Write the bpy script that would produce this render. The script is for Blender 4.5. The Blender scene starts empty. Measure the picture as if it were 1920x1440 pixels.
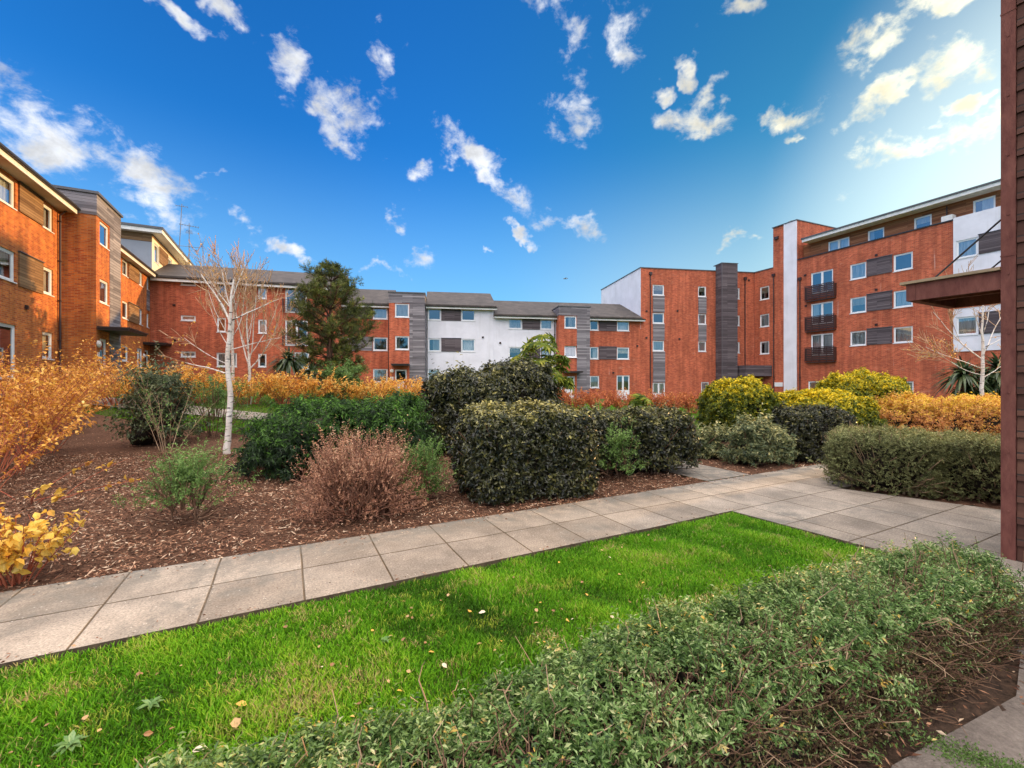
import bpy, math, random
import numpy as np
from mathutils import Vector
R = math.radians
SC = bpy.context.scene
COL = SC.collection
rnd = random.Random(7)
FPX = 817.0                      # focal length in photo pixels (1920 wide)

# ------------------------------------------------------------------ camera
cam_d = bpy.data.cameras.new('camera'); cam = bpy.data.objects.new('camera', cam_d); COL.objects.link(cam)
cam.location = (0, 0, 1.5); cam.rotation_euler = (R(90), 0, 0)
cam_d.sensor_width = 36; cam_d.lens = FPX / 1920 * 36; cam_d.shift_y = -6 / 1920
cam_d.clip_start = 0.05; cam_d.clip_end = 3000
SC.camera = cam
# ------------------------------------------------------------------ light
SUN_AZ, SUN_EL = 61.0, 10.5      # azimuth from +Y towards +X
sun_d = bpy.data.lights.new('sun', 'SUN'); sun = bpy.data.objects.new('sun', sun_d); COL.objects.link(sun)
sun_d.energy = 3.1; sun_d.angle = R(0.6); sun_d.color = (1.0, 0.58, 0.22)
sd = Vector((math.sin(R(SUN_AZ)) * math.cos(R(SUN_EL)), math.cos(R(SUN_AZ)) * math.cos(R(SUN_EL)), math.sin(R(SUN_EL))))
sun.rotation_euler = sd.to_track_quat('Z', 'Y').to_euler()
sun.location = (60, 40, 40)
SC.view_settings.view_transform = 'Standard'; SC.view_settings.look = 'None'
SC.view_settings.exposure = 0.85; SC.view_settings.gamma = 1
SC.cycles.max_bounces = 6; SC.cycles.diffuse_bounces = 2; SC.cycles.transparent_max_bounces = 12
SC.cycles.use_denoising = True

class NT:
    """tiny helper for node trees"""
    def __init__(s, tree):
        s.t = tree; s.t.nodes.clear()
    def n(s, typ, ins=None, **kw):
        nd = s.t.nodes.new(typ)
        for k, v in kw.items(): setattr(nd, k, v)
        for k, v in (ins or {}).items():
            if isinstance(v, bpy.types.NodeSocket): s.t.links.new(v, nd.inputs[k])
            else: nd.inputs[k].default_value = v
        return nd
    def m(s, op, a, b=0.0, c=None, clamp=False):
        i = {0: a, 1: b}
        if c is not None: i[2] = c
        return s.n('ShaderNodeMath', i, operation=op, use_clamp=clamp).outputs[0]
    def mix(s, f, a, b, blend='MIX'):
        return s.n('ShaderNodeMix', {0: f, 6: a, 7: b}, data_type='RGBA', blend_type=blend).outputs[2]
    def ss(s, v, lo, hi, a=0.0, b=1.0):
        return s.n('ShaderNodeMapRange', {0: v, 1: lo, 2: hi, 3: a, 4: b}, interpolation_type='SMOOTHSTEP').outputs[0]
    def ramp(s, f, stops, interp='LINEAR'):
        r = s.n('ShaderNodeValToRGB', {0: f}); e = r.color_ramp.elements; r.color_ramp.interpolation = interp
        while len(e) < len(stops): e.new(0.5)
        for q, (p, c) in zip(e, stops): q.position = p; q.color = (*c, 1)
        return r.outputs[0]
    def noise(s, vec, scale, detail=3, rough=0.55, dist=0.0):
        i = {'Scale': scale, 'Detail': detail, 'Roughness': rough, 'Distortion': dist}
        if vec is not None: i['Vector'] = vec
        return s.n('ShaderNodeTexNoise', i).outputs[0]

def world():
    w = bpy.data.worlds.new('World'); SC.world = w; w.use_nodes = True
    N = NT(w.node_tree)
    d = N.n('ShaderNodeTexCoord').outputs['Generated']
    sp = N.n('ShaderNodeSeparateXYZ', {0: d}); x, y, z = sp.outputs
    az = N.m('ARCTAN2', x, y); el = N.m('ARCSINE', z)
    ae = N.n('ShaderNodeCombineXYZ', {0: az, 1: el, 2: 0.0}).outputs[0]
    sky = N.n('ShaderNodeTexSky', sky_type='NISHITA', sun_disc=False, sun_elevation=R(SUN_EL), sun_rotation=R(SUN_AZ),
              altitude=0, air_density=1.0, dust_density=0.25, ozone_density=3.0).outputs[0]
    skyc = N.n('ShaderNodeHueSaturation', {'Hue': 0.5, 'Saturation': SKY_SAT, 'Value': SKY_VAL, 'Color': sky}).outputs[0]
    skyc = N.mix(1.0, skyc, (0.46, 1.20, 1.72, 1), 'MULTIPLY')
    sdot = N.n('ShaderNodeVectorMath', {0: d, 1: tuple(sd)}, operation='DOT_PRODUCT').outputs[1]
    skyc = N.mix(N.ss(sdot, 0.25, 0.95), skyc, N.mix(1.0, skyc, (0.90, 0.72, 0.46, 1), 'MULTIPLY'))
    # clouds: patches of broken cumulus at fixed compass directions and heights
    wz = N.n('ShaderNodeTexNoise', {'Vector': d, 'Scale': 11.0, 'Detail': 4.0, 'Roughness': 0.6}).outputs[1]
    wz = N.n('ShaderNodeVectorMath', {0: N.n('ShaderNodeVectorMath', {0: wz, 1: (0.5, 0.5, 0.5)}, operation='SUBTRACT').outputs[0], 3: 0.16}, operation='SCALE').outputs[0]
    ae = N.n('ShaderNodeVectorMath', {0: ae, 1: N.n('ShaderNodeVectorMath', {0: wz, 1: (1, 1, 0)}, operation='MULTIPLY').outputs[0]}, operation='ADD').outputs[0]
    def p2a(px, py):
        dx = px - 960; return math.atan2(dx, FPX), math.atan2(714 - py, math.hypot(FPX, dx))
    blobs = [(120, 270, 210, 95, 25), (270, 350, 140, 62, 32), (548, 118, 46, 62, 70), (635, 182, 92, 46, 20), (722, 115, 50, 48, 60), (655, 258, 52, 36, 30),
             (880, 300, 112, 32, 33), (778, 322, 30, 24, 0), (467, 410, 36, 26, 20), (525, 460, 64, 20, 12), (752, 418, 28, 17, 0),
             (792, 482, 52, 38, 0), (715, 505, 60, 13, 10), (1068, 196, 48, 66, 10), (1085, 50, 52, 62, 0), (1165, 60, 56, 66, 40), (1030, 0, 70, 30, 0),
             (1075, 422, 72, 28, 12), (1392, 12, 64, 34, 0), (1322, 235, 78, 36, 12), (1440, 232, 76, 32, -5), (1320, 165, 22, 46, 70), (1655, 60, 70, 40, -20),
             (1805, 95, 100, 44, -10), (1635, 190, 66, 34, -30), (1725, 284, 150, 34, -8), (1830, 252, 70, 34, -10), (1790, 200, 52, 18, -10), (1380, 452, 40, 14, -12), (1250, 170, 20, 22, 0),
             (1500, 265, 42, 13, 0), (335, 6, 95, 26, 10), (450, 10, 46, 28, 20), (392, 312, 34, 15, 0), (920, 475, 20, 10, 20), (985, 435, 30, 12, 40), (1290, 120, 22, 22, 0), (1760, 0, 120, 24, 0)]
    acc = None
    for (px, py, rx, ry, ang) in blobs:
        c = p2a(px, py); ex = p2a(px + 1, py); ey = p2a(px, py - 1)
        rx, ry = rx * 1.08, ry * 1.10; sx = rx * math.hypot(ex[0] - c[0], ex[1] - c[1]); sy = ry * abs(ey[1] - c[1])
        mp = N.n('ShaderNodeMapping', {0: ae, 1: (c[0], c[1], 0), 2: (0, 0, R(-ang)), 3: (sx, sy, 1)}, vector_type='TEXTURE').outputs[0]
        ln = N.n('ShaderNodeVectorMath', {0: mp}, operation='LENGTH').outputs[1]
        v = N.m('SUBTRACT', 1.0, ln)
        acc = v if acc is None else N.m('MAXIMUM', acc, v)
    acc = N.m('MAXIMUM', acc, -1.0)
    st = N.n('ShaderNodeMapping', {0: d, 3: (1.0, 1.0, 1.35)}).outputs[0]
    f1 = N.noise(st, 7.0, 7, 0.62, 0.25); f2 = N.noise(st, 22.0, 6, 0.66, 0.3)
    fb = N.m('ADD', N.m('MULTIPLY', N.m('SUBTRACT', f1, 0.5), 4.2), N.m('MULTIPLY', N.m('SUBTRACT', f2, 0.5), 2.6))
    dens = N.m('ADD', N.m('SUBTRACT', acc, 0.09), fb)
    dens = N.m('MULTIPLY', dens, N.ss(acc, -0.35, 0.1))
    mask = N.ss(dens, 0.0, 1.30)
    # unseen bright cloud deck added over and behind the viewer as fill light
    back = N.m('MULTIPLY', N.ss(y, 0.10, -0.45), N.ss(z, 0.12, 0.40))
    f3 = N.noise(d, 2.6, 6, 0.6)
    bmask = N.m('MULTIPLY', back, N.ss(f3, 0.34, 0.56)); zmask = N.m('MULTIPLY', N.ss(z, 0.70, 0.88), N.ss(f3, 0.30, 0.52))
    dot = N.n('ShaderNodeVectorMath', {0: d, 1: tuple(sd)}, operation='DOT_PRODUCT').outputs[1]
    warm = N.ss(dot, 0.55, 0.98)
    ccol = N.mix(warm, (0.92, 0.95, 1.0, 1), (1.0, 0.93, 0.66, 1))
    shade = N.ss(N.m('ADD', N.noise(st, 13.0, 5, 0.6), N.m('MULTIPLY', N.m('SUBTRACT', 1.0, dens), 0.12)), 0.34, 0.66, 0.66, 1.04)
    ccol = N.mix(1.0, ccol, N.n('ShaderNodeCombineXYZ', {0: shade, 1: shade, 2: shade}).outputs[0], 'MULTIPLY')
    fr = N.n('ShaderNodeVectorMath', {0: ccol, 3: N.m('MULTIPLY_ADD', N.ss(dot, 0.8, 1.0), CLOUD * 0.7, CLOUD)}, operation='SCALE').outputs[0]
    halo = N.m('MULTIPLY', N.ss(dot, 0.84, 1.0), HALO)
    hc = N.n('ShaderNodeVectorMath', {0: (1.0, 0.86, 0.55), 3: halo}, operation='SCALE').outputs[0]
    base = N.n('ShaderNodeVectorMath', {0: skyc, 1: hc}, operation='ADD').outputs[0]
    # thin whitish haze low over the horizon, as in the photograph's sky
    hz = N.m('MULTIPLY', N.ss(el, 0.50, 0.03), HAZE)
    hcol = N.mix(N.ss(dot, 0.45, 0.9), (CLOUD * 0.30, CLOUD * 0.62, CLOUD * 0.92, 1), (CLOUD * 0.72, CLOUD * 0.80, CLOUD * 0.80, 1))
    base = N.mix(hz, base, hcol)
    c = N.mix(mask, base, fr)
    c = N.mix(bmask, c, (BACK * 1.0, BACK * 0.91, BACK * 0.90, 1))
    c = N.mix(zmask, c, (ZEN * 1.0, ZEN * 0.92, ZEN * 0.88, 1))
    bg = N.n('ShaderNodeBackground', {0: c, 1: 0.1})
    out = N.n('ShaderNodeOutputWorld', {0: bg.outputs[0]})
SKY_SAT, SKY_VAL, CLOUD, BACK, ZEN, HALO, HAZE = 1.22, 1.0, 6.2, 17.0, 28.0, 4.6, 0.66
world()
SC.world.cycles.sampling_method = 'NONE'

# ------------------------------------------------------------------ object helpers
def link(o, parent=None):
    COL.objects.link(o)
    if parent is not None: o.parent = parent
    return o
def tag(o, label=None, cat=None, group=None, kind=None):
    if label: o['label'] = label
    if cat: o['category'] = cat
    if group: o['group'] = group
    if kind: o['kind'] = kind
    return o
def empty(name, loc, rz=0.0, label=None, cat=None, group=None):
    o = bpy.data.objects.new(name, None); o.location = loc; o.rotation_euler = (0, 0, rz); o.empty_display_size = 0.2
    return tag(link(o), label, cat, group)
def mesh_np(name, V, F, mats, tint=None, fmat=None, smooth=False):
    """V (n,3), F (m,k) numpy arrays, all faces with k corners"""
    me = bpy.data.meshes.new(name); V = np.asarray(V, np.float32); F = np.asarray(F, np.int32); m, k = F.shape
    me.vertices.add(len(V)); me.vertices.foreach_set('co', V.ravel())
    me.loops.add(m * k); me.loops.foreach_set('vertex_index', F.ravel())
    me.polygons.add(m); me.polygons.foreach_set('loop_start', np.arange(0, m * k, k, dtype=np.int32))
    me.polygons.foreach_set('loop_total', np.full(m, k, np.int32))
    for x in mats: me.materials.append(x)
    if fmat is not None: me.polygons.foreach_set('material_index', np.asarray(fmat, np.int32))
    me.polygons.foreach_set('use_smooth', np.full(m, smooth, bool))
    if tint is not None:
        a = me.attributes.new('tint', 'FLOAT', 'POINT'); a.data.foreach_set('value', np.asarray(tint, np.float32))
    me.update(calc_edges=True); return me
def obj_np(name, V, F, mats, parent=None, **kw):
    return link(bpy.data.objects.new(name, mesh_np(name, V, F, mats if isinstance(mats, (list, tuple)) else [mats], **kw)), parent)
class MB:
    """collects boxes, quads and prisms into one mesh"""
    def __init__(s): s.v = []; s.f = []; s.m = []
    def quad(s, pts, m=0):
        b = len(s.v); s.v += [tuple(p) for p in pts]; s.f.append(tuple(range(b, b + len(pts)))); s.m.append(m); return s
    def box(s, x0, x1, y0, y1, z0, z1, m=0, skip=''):
        b = len(s.v); s.v += [(x0, y0, z0), (x1, y0, z0), (x1, y1, z0), (x0, y1, z0), (x0, y0, z1), (x1, y0, z1), (x1, y1, z1), (x0, y1, z1)]
        for key, q in (('b', (0, 3, 2, 1)), ('t', (4, 5, 6, 7)), ('f', (0, 1, 5, 4)), ('r', (1, 2, 6, 5)), ('k', (2, 3, 7, 6)), ('l', (3, 0, 4, 7))):
            if key not in skip: s.f.append(tuple(b + i for i in q)); s.m.append(m)
        return s
    def prism(s, prof, x0, x1, m=0):
        """profile of (y, z) points swept from x0 to x1"""
        n = len(prof); b = len(s.v)
        s.v += [(x0, p[0], p[1]) for p in prof] + [(x1, p[0], p[1]) for p in prof]
        for i in range(n):
            j = (i + 1) % n; s.f.append((b + i, b + j, b + n + j, b + n + i)); s.m.append(m)
        s.f.append(tuple(b + i for i in range(n))[::-1]); s.m.append(m)
        s.f.append(tuple(b + n + i for i in range(n))); s.m.append(m); return s
    def tube(s, pts, rad, k=8, m=0):
        pts = [Vector(p) for p in pts]; rr = rad if isinstance(rad, (list, tuple)) else [rad] * len(pts); rings = []
        for i, p in enumerate(pts):
            d = (pts[min(i + 1, len(pts) - 1)] - pts[max(i - 1, 0)]).normalized()
            a = d.cross(Vector((0, 0, 1)) if abs(d.z) < 0.9 else Vector((1, 0, 0))).normalized(); b2 = d.cross(a)
            rings.append(len(s.v)); s.v += [tuple(p + (a * math.cos(2 * math.pi * q / k) + b2 * math.sin(2 * math.pi * q / k)) * rr[i]) for q in range(k)]
        for a, b in zip(rings, rings[1:]):
            for q in range(k): s.f.append((a + q, a + (q + 1) % k, b + (q + 1) % k, b + q)); s.m.append(m)
        s.f.append(tuple(rings[0] + q for q in range(k))[::-1]); s.f.append(tuple(rings[-1] + q for q in range(k))); s.m += [m, m]; return s
    def mesh(s, name, mats):
        me = bpy.data.meshes.new(name); me.from_pydata(s.v, [], s.f)
        for x in (mats if isinstance(mats, (list, tuple)) else [mats]): me.materials.append(x)
        me.polygons.foreach_set('material_index', s.m); me.update()
        import bmesh
        b = bmesh.new(); b.from_mesh(me); bmesh.ops.recalc_face_normals(b, faces=b.faces) if s.fixn else None; b.to_mesh(me); b.free(); return me
    fixn = True
    def build(s, name, mats, parent=None):
        return link(bpy.data.objects.new(name, s.mesh(name, mats)), parent)

# ------------------------------------------------------------------ materials
def mat(name, fn, **kw):
    m = bpy.data.materials.new(name); m.use_nodes = True; N = NT(m.node_tree)
    p = N.n('ShaderNodeBsdfPrincipled'); o = N.n('ShaderNodeOutputMaterial', {0: p.outputs[0]})
    fn(N, p, o, **kw); return m
def setin(N, p, **kw):
    names = dict(col='Base Color', rough='Roughness', spec='Specular IOR Level', metal='Metallic', nrm='Normal')
    for k, v in kw.items():
        s = p.inputs[names[k]]
        if isinstance(v, bpy.types.NodeSocket): N.t.links.new(v, s)
        else: s.default_value = (*v, 1) if isinstance(v, tuple) and len(v) == 3 else v
def ocoord(N): return N.n('ShaderNodeTexCoord').outputs['Object']
def wallvec(N):
    s = N.n('ShaderNodeSeparateXYZ', {0: ocoord(N)})
    return N.n('ShaderNodeCombineXYZ', {0: N.m('ADD', s.outputs[0], s.outputs[1]), 1: s.outputs[2], 2: 0.0}).outputs[0], s
def bump(N, h, st, dist=0.01):
    return N.n('ShaderNodeBump', {'Height': h, 'Strength': st, 'Distance': dist}).outputs[0]
def m_brick(N, p, o, c1, c2, mort, eff=0.25):
    v, s = wallvec(N)
    b = N.n('ShaderNodeTexBrick', {'Vector': v, 'Color1': (*c1, 1), 'Color2': (*c2, 1), 'Mortar': (*mort, 1), 'Scale': 1.0, 'Mortar Size': 0.010,
            'Mortar Smooth': 0.2, 'Bias': 0.0, 'Brick Width': 0.225, 'Row Height': 0.075}, offset=0.5)
    big = N.ss(N.noise(ocoord(N), 0.55, 5, 0.65), 0.32, 0.68, 0.86, 1.10)
    st = N.n('ShaderNodeMapping', {0: v, 3: (3.0, 0.22, 1)}).outputs[0]
    streak = N.ss(N.noise(st, 1.0, 4, 0.6), 0.35, 0.65, 0.78, 1.08)
    f = N.m('MULTIPLY', big, streak)
    col = N.mix(1.0, b.outputs[0], N.n('ShaderNodeCombineXYZ', {0: f, 1: f, 2: f}).outputs[0], 'MULTIPLY')
    # pale salt bloom on some courses
    ef = N.m('MULTIPLY', N.ss(N.noise(N.n('ShaderNodeMapping', {0: v, 3: (1.0, 2.2, 1)}).outputs[0], 0.9, 6, 0.7), 0.58, 0.74), eff)
    col = N.mix(ef, col, (0.62, 0.36, 0.24, 1))
    run = N.m('MULTIPLY', N.ss(N.noise(N.n('ShaderNodeMapping', {0: v, 3: (3.6, 0.16, 1)}).outputs[0], 1.0, 3, 0.5), 0.66, 0.74), N.m('MULTIPLY', N.ss(N.noise(v, 0.5, 3), 0.5, 0.62), eff))
    col = N.mix(run, col, (0.66, 0.50, 0.42, 1))
    setin(N, p, col=col, rough=0.85, spec=0.25, nrm=bump(N, b.outputs['Fac'], -0.5, 0.006))
def m_plank(N, p, o, cols, ph=0.14, vert=False):
    v, s = wallvec(N)
    if vert: v = N.n('ShaderNodeMapping', {0: v, 2: (0, 0, R(90))}).outputs[0]
    b = N.n('ShaderNodeTexBrick', {'Vector': v, 'Color1': (0, 0, 0, 1), 'Color2': (1, 1, 1, 1), 'Mortar': (0.5, 0.5, 0.5, 1), 'Scale': 1.0, 'Mortar Size': 0.008,
            'Mortar Smooth': 0.3, 'Brick Width': 2.4, 'Row Height': ph}, offset=0.37)
    gr = N.noise(N.n('ShaderNodeMapping', {0: v, 3: (0.7, 14.0, 1)}).outputs[0], 1.4, 5, 0.65)
    f = N.m('ADD', N.m('MULTIPLY', b.outputs[0], 0.45), N.m('MULTIPLY', gr, 0.62))
    col = N.ramp(f, [(0.15, cols[0]), (0.5, cols[1]), (0.85, cols[2])])
    col = N.mix(N.m('MULTIPLY', b.outputs['Fac'], 0.75), col, (0.03, 0.026, 0.024, 1))
    setin(N, p, col=col, rough=0.8, spec=0.25, nrm=bump(N, N.m('ADD', N.m('MULTIPLY', b.outputs['Fac'], -1.0), N.m('MULTIPLY', gr, 0.3)), 0.6, 0.01))
def m_render(N, p, o, c):
    v, s = wallvec(N)
    n1 = N.ss(N.noise(ocoord(N), 0.7, 5, 0.6), 0.3, 0.7, 0.88, 1.03)
    st = N.ss(N.noise(N.n('ShaderNodeMapping', {0: v, 3: (2.2, 0.18, 1)}).outputs[0], 1.0, 5, 0.65), 0.50, 0.76, 0.0, 0.28)
    col = N.mix(1.0, (*c, 1), N.n('ShaderNodeCombineXYZ', {0: n1, 1: n1, 2: n1}).outputs[0], 'MULTIPLY')
    col = N.mix(st, col, (0.42, 0.42, 0.40, 1))
    setin(N, p, col=col, rough=0.9, spec=0.2, nrm=bump(N, N.noise(ocoord(N), 60, 3), 0.15, 0.01))
def m_paint(N, p, o, c, rough=0.4, var=0.12, spec=0.5):
    f = N.ss(N.noise(ocoord(N), 3.0, 5, 0.6), 0.3, 0.7, 1 - var, 1 + var * 0.4)
    setin(N, p, col=N.mix(1.0, (*c, 1), N.n('ShaderNodeCombineXYZ', {0: f, 1: f, 2: f}).outputs[0], 'MULTIPLY'), rough=rough, spec=spec)
def m_glass(N, p, o):
    g = N.n('ShaderNodeBsdfGlossy', {0: (0.9, 0.95, 1.0, 1), 1: 0.02,
            'Normal': bump(N, N.noise(ocoord(N), 1.3, 2), 0.02, 0.05)}); t = N.n('ShaderNodeBsdfTransparent', {0: (0.86, 0.9, 0.9, 1)})
    fr = N.n('ShaderNodeFresnel', {0: 1.5}).outputs[0]
    f = N.m('ADD', N.m('MULTIPLY', fr, 1.5), 0.16, clamp=True)
    mx = N.n('ShaderNodeMixShader', {0: f, 1: t.outputs[0], 2: g.outputs[0]}); N.t.links.new(mx.outputs[0], o.inputs[0])
def m_curtain(N, p, o, c):
    w = N.n('ShaderNodeTexWave', {'Vector': ocoord(N), 'Scale': 3.2, 'Distortion': 1.5, 'Detail': 2.0}, bands_direction='X').outputs[1]
    setin(N, p, col=(*c, 1), rough=0.95, spec=0.1, nrm=bump(N, w, 0.8, 0.04))
def m_tiles(N, p, o):
    v, s = wallvec(N)
    c = N.n('ShaderNodeSeparateXYZ', {0: ocoord(N)})
    vv = N.n('ShaderNodeCombineXYZ', {0: c.outputs[0], 1: c.outputs[1], 2: 0.0}).outputs[0]
    b = N.n('ShaderNodeTexBrick', {'Vector': vv, 'Color1': (0.055, 0.046, 0.040, 1), 'Color2': (0.082, 0.068, 0.058, 1), 'Mortar': (0.045, 0.04, 0.038, 1), 'Scale': 1.0,
            'Mortar Size': 0.012, 'Brick Width': 0.33, 'Row Height': 0.30}, offset=0.5)
    n = N.ss(N.noise(ocoord(N), 1.1, 5, 0.65), 0.3, 0.7, 0.75, 1.2)
    setin(N, p, col=N.mix(1.0, b.outputs[0], N.n('ShaderNodeCombineXYZ', {0: n, 1: n, 2: n}).outputs[0], 'MULTIPLY'), rough=0.7, spec=0.35,
          nrm=bump(N, b.outputs['Fac'], -0.6, 0.02))
def m_leaf(N, p, o, stops, trans=0.25, rough=0.5, spec=0.4, nscale=1.6, namp=0.35):
    a = N.n('ShaderNodeAttribute', attribute_name='tint').outputs['Fac']
    f = N.m('ADD', a, N.m('MULTIPLY', N.m('SUBTRACT', N.noise(ocoord(N), nscale, 3), 0.5), namp))
    col = N.ramp(f, stops)
    setin(N, p, col=col, rough=rough, spec=spec)
    t = N.n('ShaderNodeBsdfTranslucent', {0: col})
    mx = N.n('ShaderNodeMixShader', {0: trans, 1: p.outputs[0], 2: t.outputs[0]}); N.t.links.new(mx.outputs[0], o.inputs[0])
def m_bark(N, p, o, c1, c2, sc=9.0):
    n = N.noise(N.n('ShaderNodeMapping', {0: ocoord(N), 3: (1, 1, 0.35)}).outputs[0], sc, 5, 0.65)
    setin(N, p, col=N.ramp(n, [(0.32, c1), (0.68, c2)]), rough=0.85, spec=0.2, nrm=bump(N, n, 0.6, 0.02))
def m_birch(N, p, o, white=(0.72, 0.67, 0.60)):
    c = ocoord(N)
    n = N.noise(N.n('ShaderNodeMapping', {0: c, 3: (2.2, 2.2, 14.0)}).outputs[0], 2.2, 4, 0.6)
    n2 = N.noise(c, 3.2, 4, 0.65)
    k = N.m('MAXIMUM', N.ss(n, 0.555, 0.64), N.ss(n2, 0.62, 0.68))
    base = N.mix(N.ss(N.noise(c, 1.7, 3), 0.4, 0.7), (*white, 1), (white[0] * 0.78, white[1] * 0.68, white[2] * 0.6, 1))
    setin(N, p, col=N.mix(k, base, (0.07, 0.055, 0.045, 1)), rough=0.6, spec=0.3, nrm=bump(N, n, 0.3, 0.02))
def m_paving(N, p, o):
    c = N.n('ShaderNodeSeparateXYZ', {0: ocoord(N)})
    v = N.n('ShaderNodeCombineXYZ', {0: c.outputs[0], 1: c.outputs[1], 2: 0.0}).outputs[0]
    wob = N.n('ShaderNodeVectorMath', {0: v, 1: N.n('ShaderNodeVectorMath', {0: N.n('ShaderNodeTexNoise', {'Vector': v, 'Scale': 2.0}).outputs[1], 3: 0.012}, operation='SCALE').outputs[0]}, operation='ADD').outputs[0]
    b = N.n('ShaderNodeTexBrick', {'Vector': wob, 'Color1': (0.245, 0.205, 0.160, 1), 'Color2': (0.35, 0.298, 0.237, 1), 'Mortar': (0.10, 0.07, 0.04, 1), 'Scale': 1.0,
            'Mortar Size': 0.009, 'Mortar Smooth': 0.6, 'Brick Width': 0.6, 'Row Height': 0.565}, offset=0.0)
    fine = N.ss(N.noise(v, 70, 5, 0.75), 0.25, 0.75, 0.55, 1.45)
    pit = N.ss(N.n('ShaderNodeTexVoronoi', {'Vector': v, 'Scale': 55.0}).outputs[0], 0.0, 0.35, 0.72, 1.0)
    big = N.ss(N.noise(v, 1.3, 6, 0.7), 0.32, 0.68, 0.62, 1.16)
    f = N.m('MULTIPLY', N.m('MULTIPLY', fine, big), pit)
    col = N.mix(1.0, b.outputs[0], N.n('ShaderNodeCombineXYZ', {0: f, 1: f, 2: f}).outputs[0], 'MULTIPLY')
    # grey-green lichen and damp staining, stronger along the bed edge
    edge = N.m('MAXIMUM', N.ss(c.outputs[1], 0.55, 1.05), N.ss(N.noise(v, 0.8, 5, 0.65), 0.48, 0.66))
    st = N.m('MULTIPLY', edge, N.ss(N.noise(v, 5, 6, 0.7), 0.40, 0.60, 0.0, 0.8))
    col = N.mix(st, col, (0.14, 0.135, 0.115, 1))
    sp = N.ss(N.n('ShaderNodeTexVoronoi', {'Vector': v, 'Scale': 17.0, 'Randomness': 1.0}).outputs[0], 0.10, 0.06)
    col = N.mix(N.m('MULTIPLY', sp, 0.55), col, (0.68, 0.64, 0.56, 1))
    h = N.m('ADD', N.m('MULTIPLY', b.outputs['Fac'], -1.2), N.m('MULTIPLY', N.noise(v, 60, 4, 0.7), 0.5))
    setin(N, p, col=col, rough=0.85, spec=0.25, nrm=bump(N, h, 0.6, 0.012))
def m_soil(N, p, o):
    c = ocoord(N)
    n = N.noise(c, 26, 6, 0.75); n2 = N.noise(c, 1.4, 4)
    f = N.m('ADD', N.m('MULTIPLY', n, 0.75), N.m('MULTIPLY', n2, 0.25))
    setin(N, p, col=N.ramp(f, [(0.3, (0.035, 0.019, 0.013)), (0.52, (0.12, 0.062, 0.038)), (0.72, (0.26, 0.15, 0.09))]), rough=0.95, spec=0.1, nrm=bump(N, n, 1.0, 0.03))
def m_turf(N, p, o):
    c = ocoord(N)
    f = N.m('ADD', N.m('MULTIPLY', N.noise(c, 30, 5, 0.7), 0.55), N.m('MULTIPLY', N.noise(c, 0.9, 4), 0.45))
    setin(N, p, col=N.ramp(f, [(0.3, (0.045, 0.05, 0.018)), (0.5, (0.075, 0.10, 0.022)), (0.7, (0.11, 0.15, 0.03))]), rough=0.95, spec=0.1, nrm=bump(N, N.noise(c, 60, 3), 1.0, 0.03))
def m_patio(N, p, o):
    c = ocoord(N)
    f = N.m('ADD', N.m('MULTIPLY', N.noise(c, 45, 5, 0.75), 0.5), N.m('MULTIPLY', N.noise(c, 2.2, 5, 0.6), 0.5))
    setin(N, p, col=N.ramp(f, [(0.3, (0.07, 0.058, 0.048)), (0.52, (0.16, 0.135, 0.115)), (0.72, (0.27, 0.235, 0.2))]), rough=0.9, spec=0.2, nrm=bump(N, N.noise(c, 40, 5, 0.7), 0.7, 0.015))

M = {}
M['brick'] = mat('red_brick', m_brick, c1=(0.36, 0.065, 0.016), c2=(0.64, 0.19, 0.035), mort=(0.40, 0.22, 0.10))
M['brick_far'] = mat('deep_red_brick', m_brick, c1=(0.36, 0.055, 0.026), c2=(0.62, 0.135, 0.058), mort=(0.42, 0.20, 0.12), eff=0.4)
M['white'] = mat('white_render', m_render, c=(0.78, 0.78, 0.84))
M['grey_panel'] = mat('grey_panel', m_render, c=(0.30, 0.33, 0.38))
M['cream'] = mat('cream_render', m_render, c=(0.80, 0.74, 0.60))
M['timber'] = mat('weathered_timber', m_plank, cols=((0.065, 0.060, 0.066), (0.20, 0.185, 0.20), (0.38, 0.355, 0.37)))
M['timber_dark'] = mat('dark_weathered_timber', m_plank, cols=((0.045, 0.036, 0.040), (0.095, 0.077, 0.085), (0.18, 0.15, 0.16)), ph=0.11)
M['timber_warm'] = mat('brown_timber', m_plank, cols=((0.10, 0.052, 0.026), (0.22, 0.125, 0.06), (0.36, 0.23, 0.125)), ph=0.11)
M['timber_red'] = mat('red_brown_timber', m_plank, cols=((0.13, 0.045, 0.022), (0.27, 0.105, 0.048), (0.40, 0.19, 0.095)), ph=0.11)
M['upvc'] = mat('white_frame', m_paint, c=(0.80, 0.81, 0.82), rough=0.35, var=0.05)
M['fascia'] = mat('white_fascia', m_paint, c=(0.78, 0.77, 0.74), rough=0.5, var=0.12)
M['soffit'] = mat('soffit_board', m_paint, c=(0.42, 0.36, 0.30), rough=0.7)
M['gutter'] = mat('dark_gutter', m_paint, c=(0.025, 0.023, 0.024), rough=0.35)
M['flash'] = mat('lead_flashing', m_paint, c=(0.10, 0.10, 0.11), rough=0.5)
M['pipe'] = mat('dark_pipe', m_paint, c=(0.045, 0.022, 0.02), rough=0.45)
M['glass'] = mat('window_glass', m_glass)
M['room'] = mat('room_interior', m_paint, c=(0.06, 0.055, 0.05), rough=0.9)
M['curtain'] = mat('net_curtain', m_curtain, c=(0.62, 0.63, 0.63))
M['curtain_dark'] = mat('dark_curtain', m_curtain, c=(0.16, 0.12, 0.11))
M['blind'] = mat('cream_blind', m_curtain, c=(0.55, 0.49, 0.36))
M['tiles'] = mat('roof_tiles', m_tiles)
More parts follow.
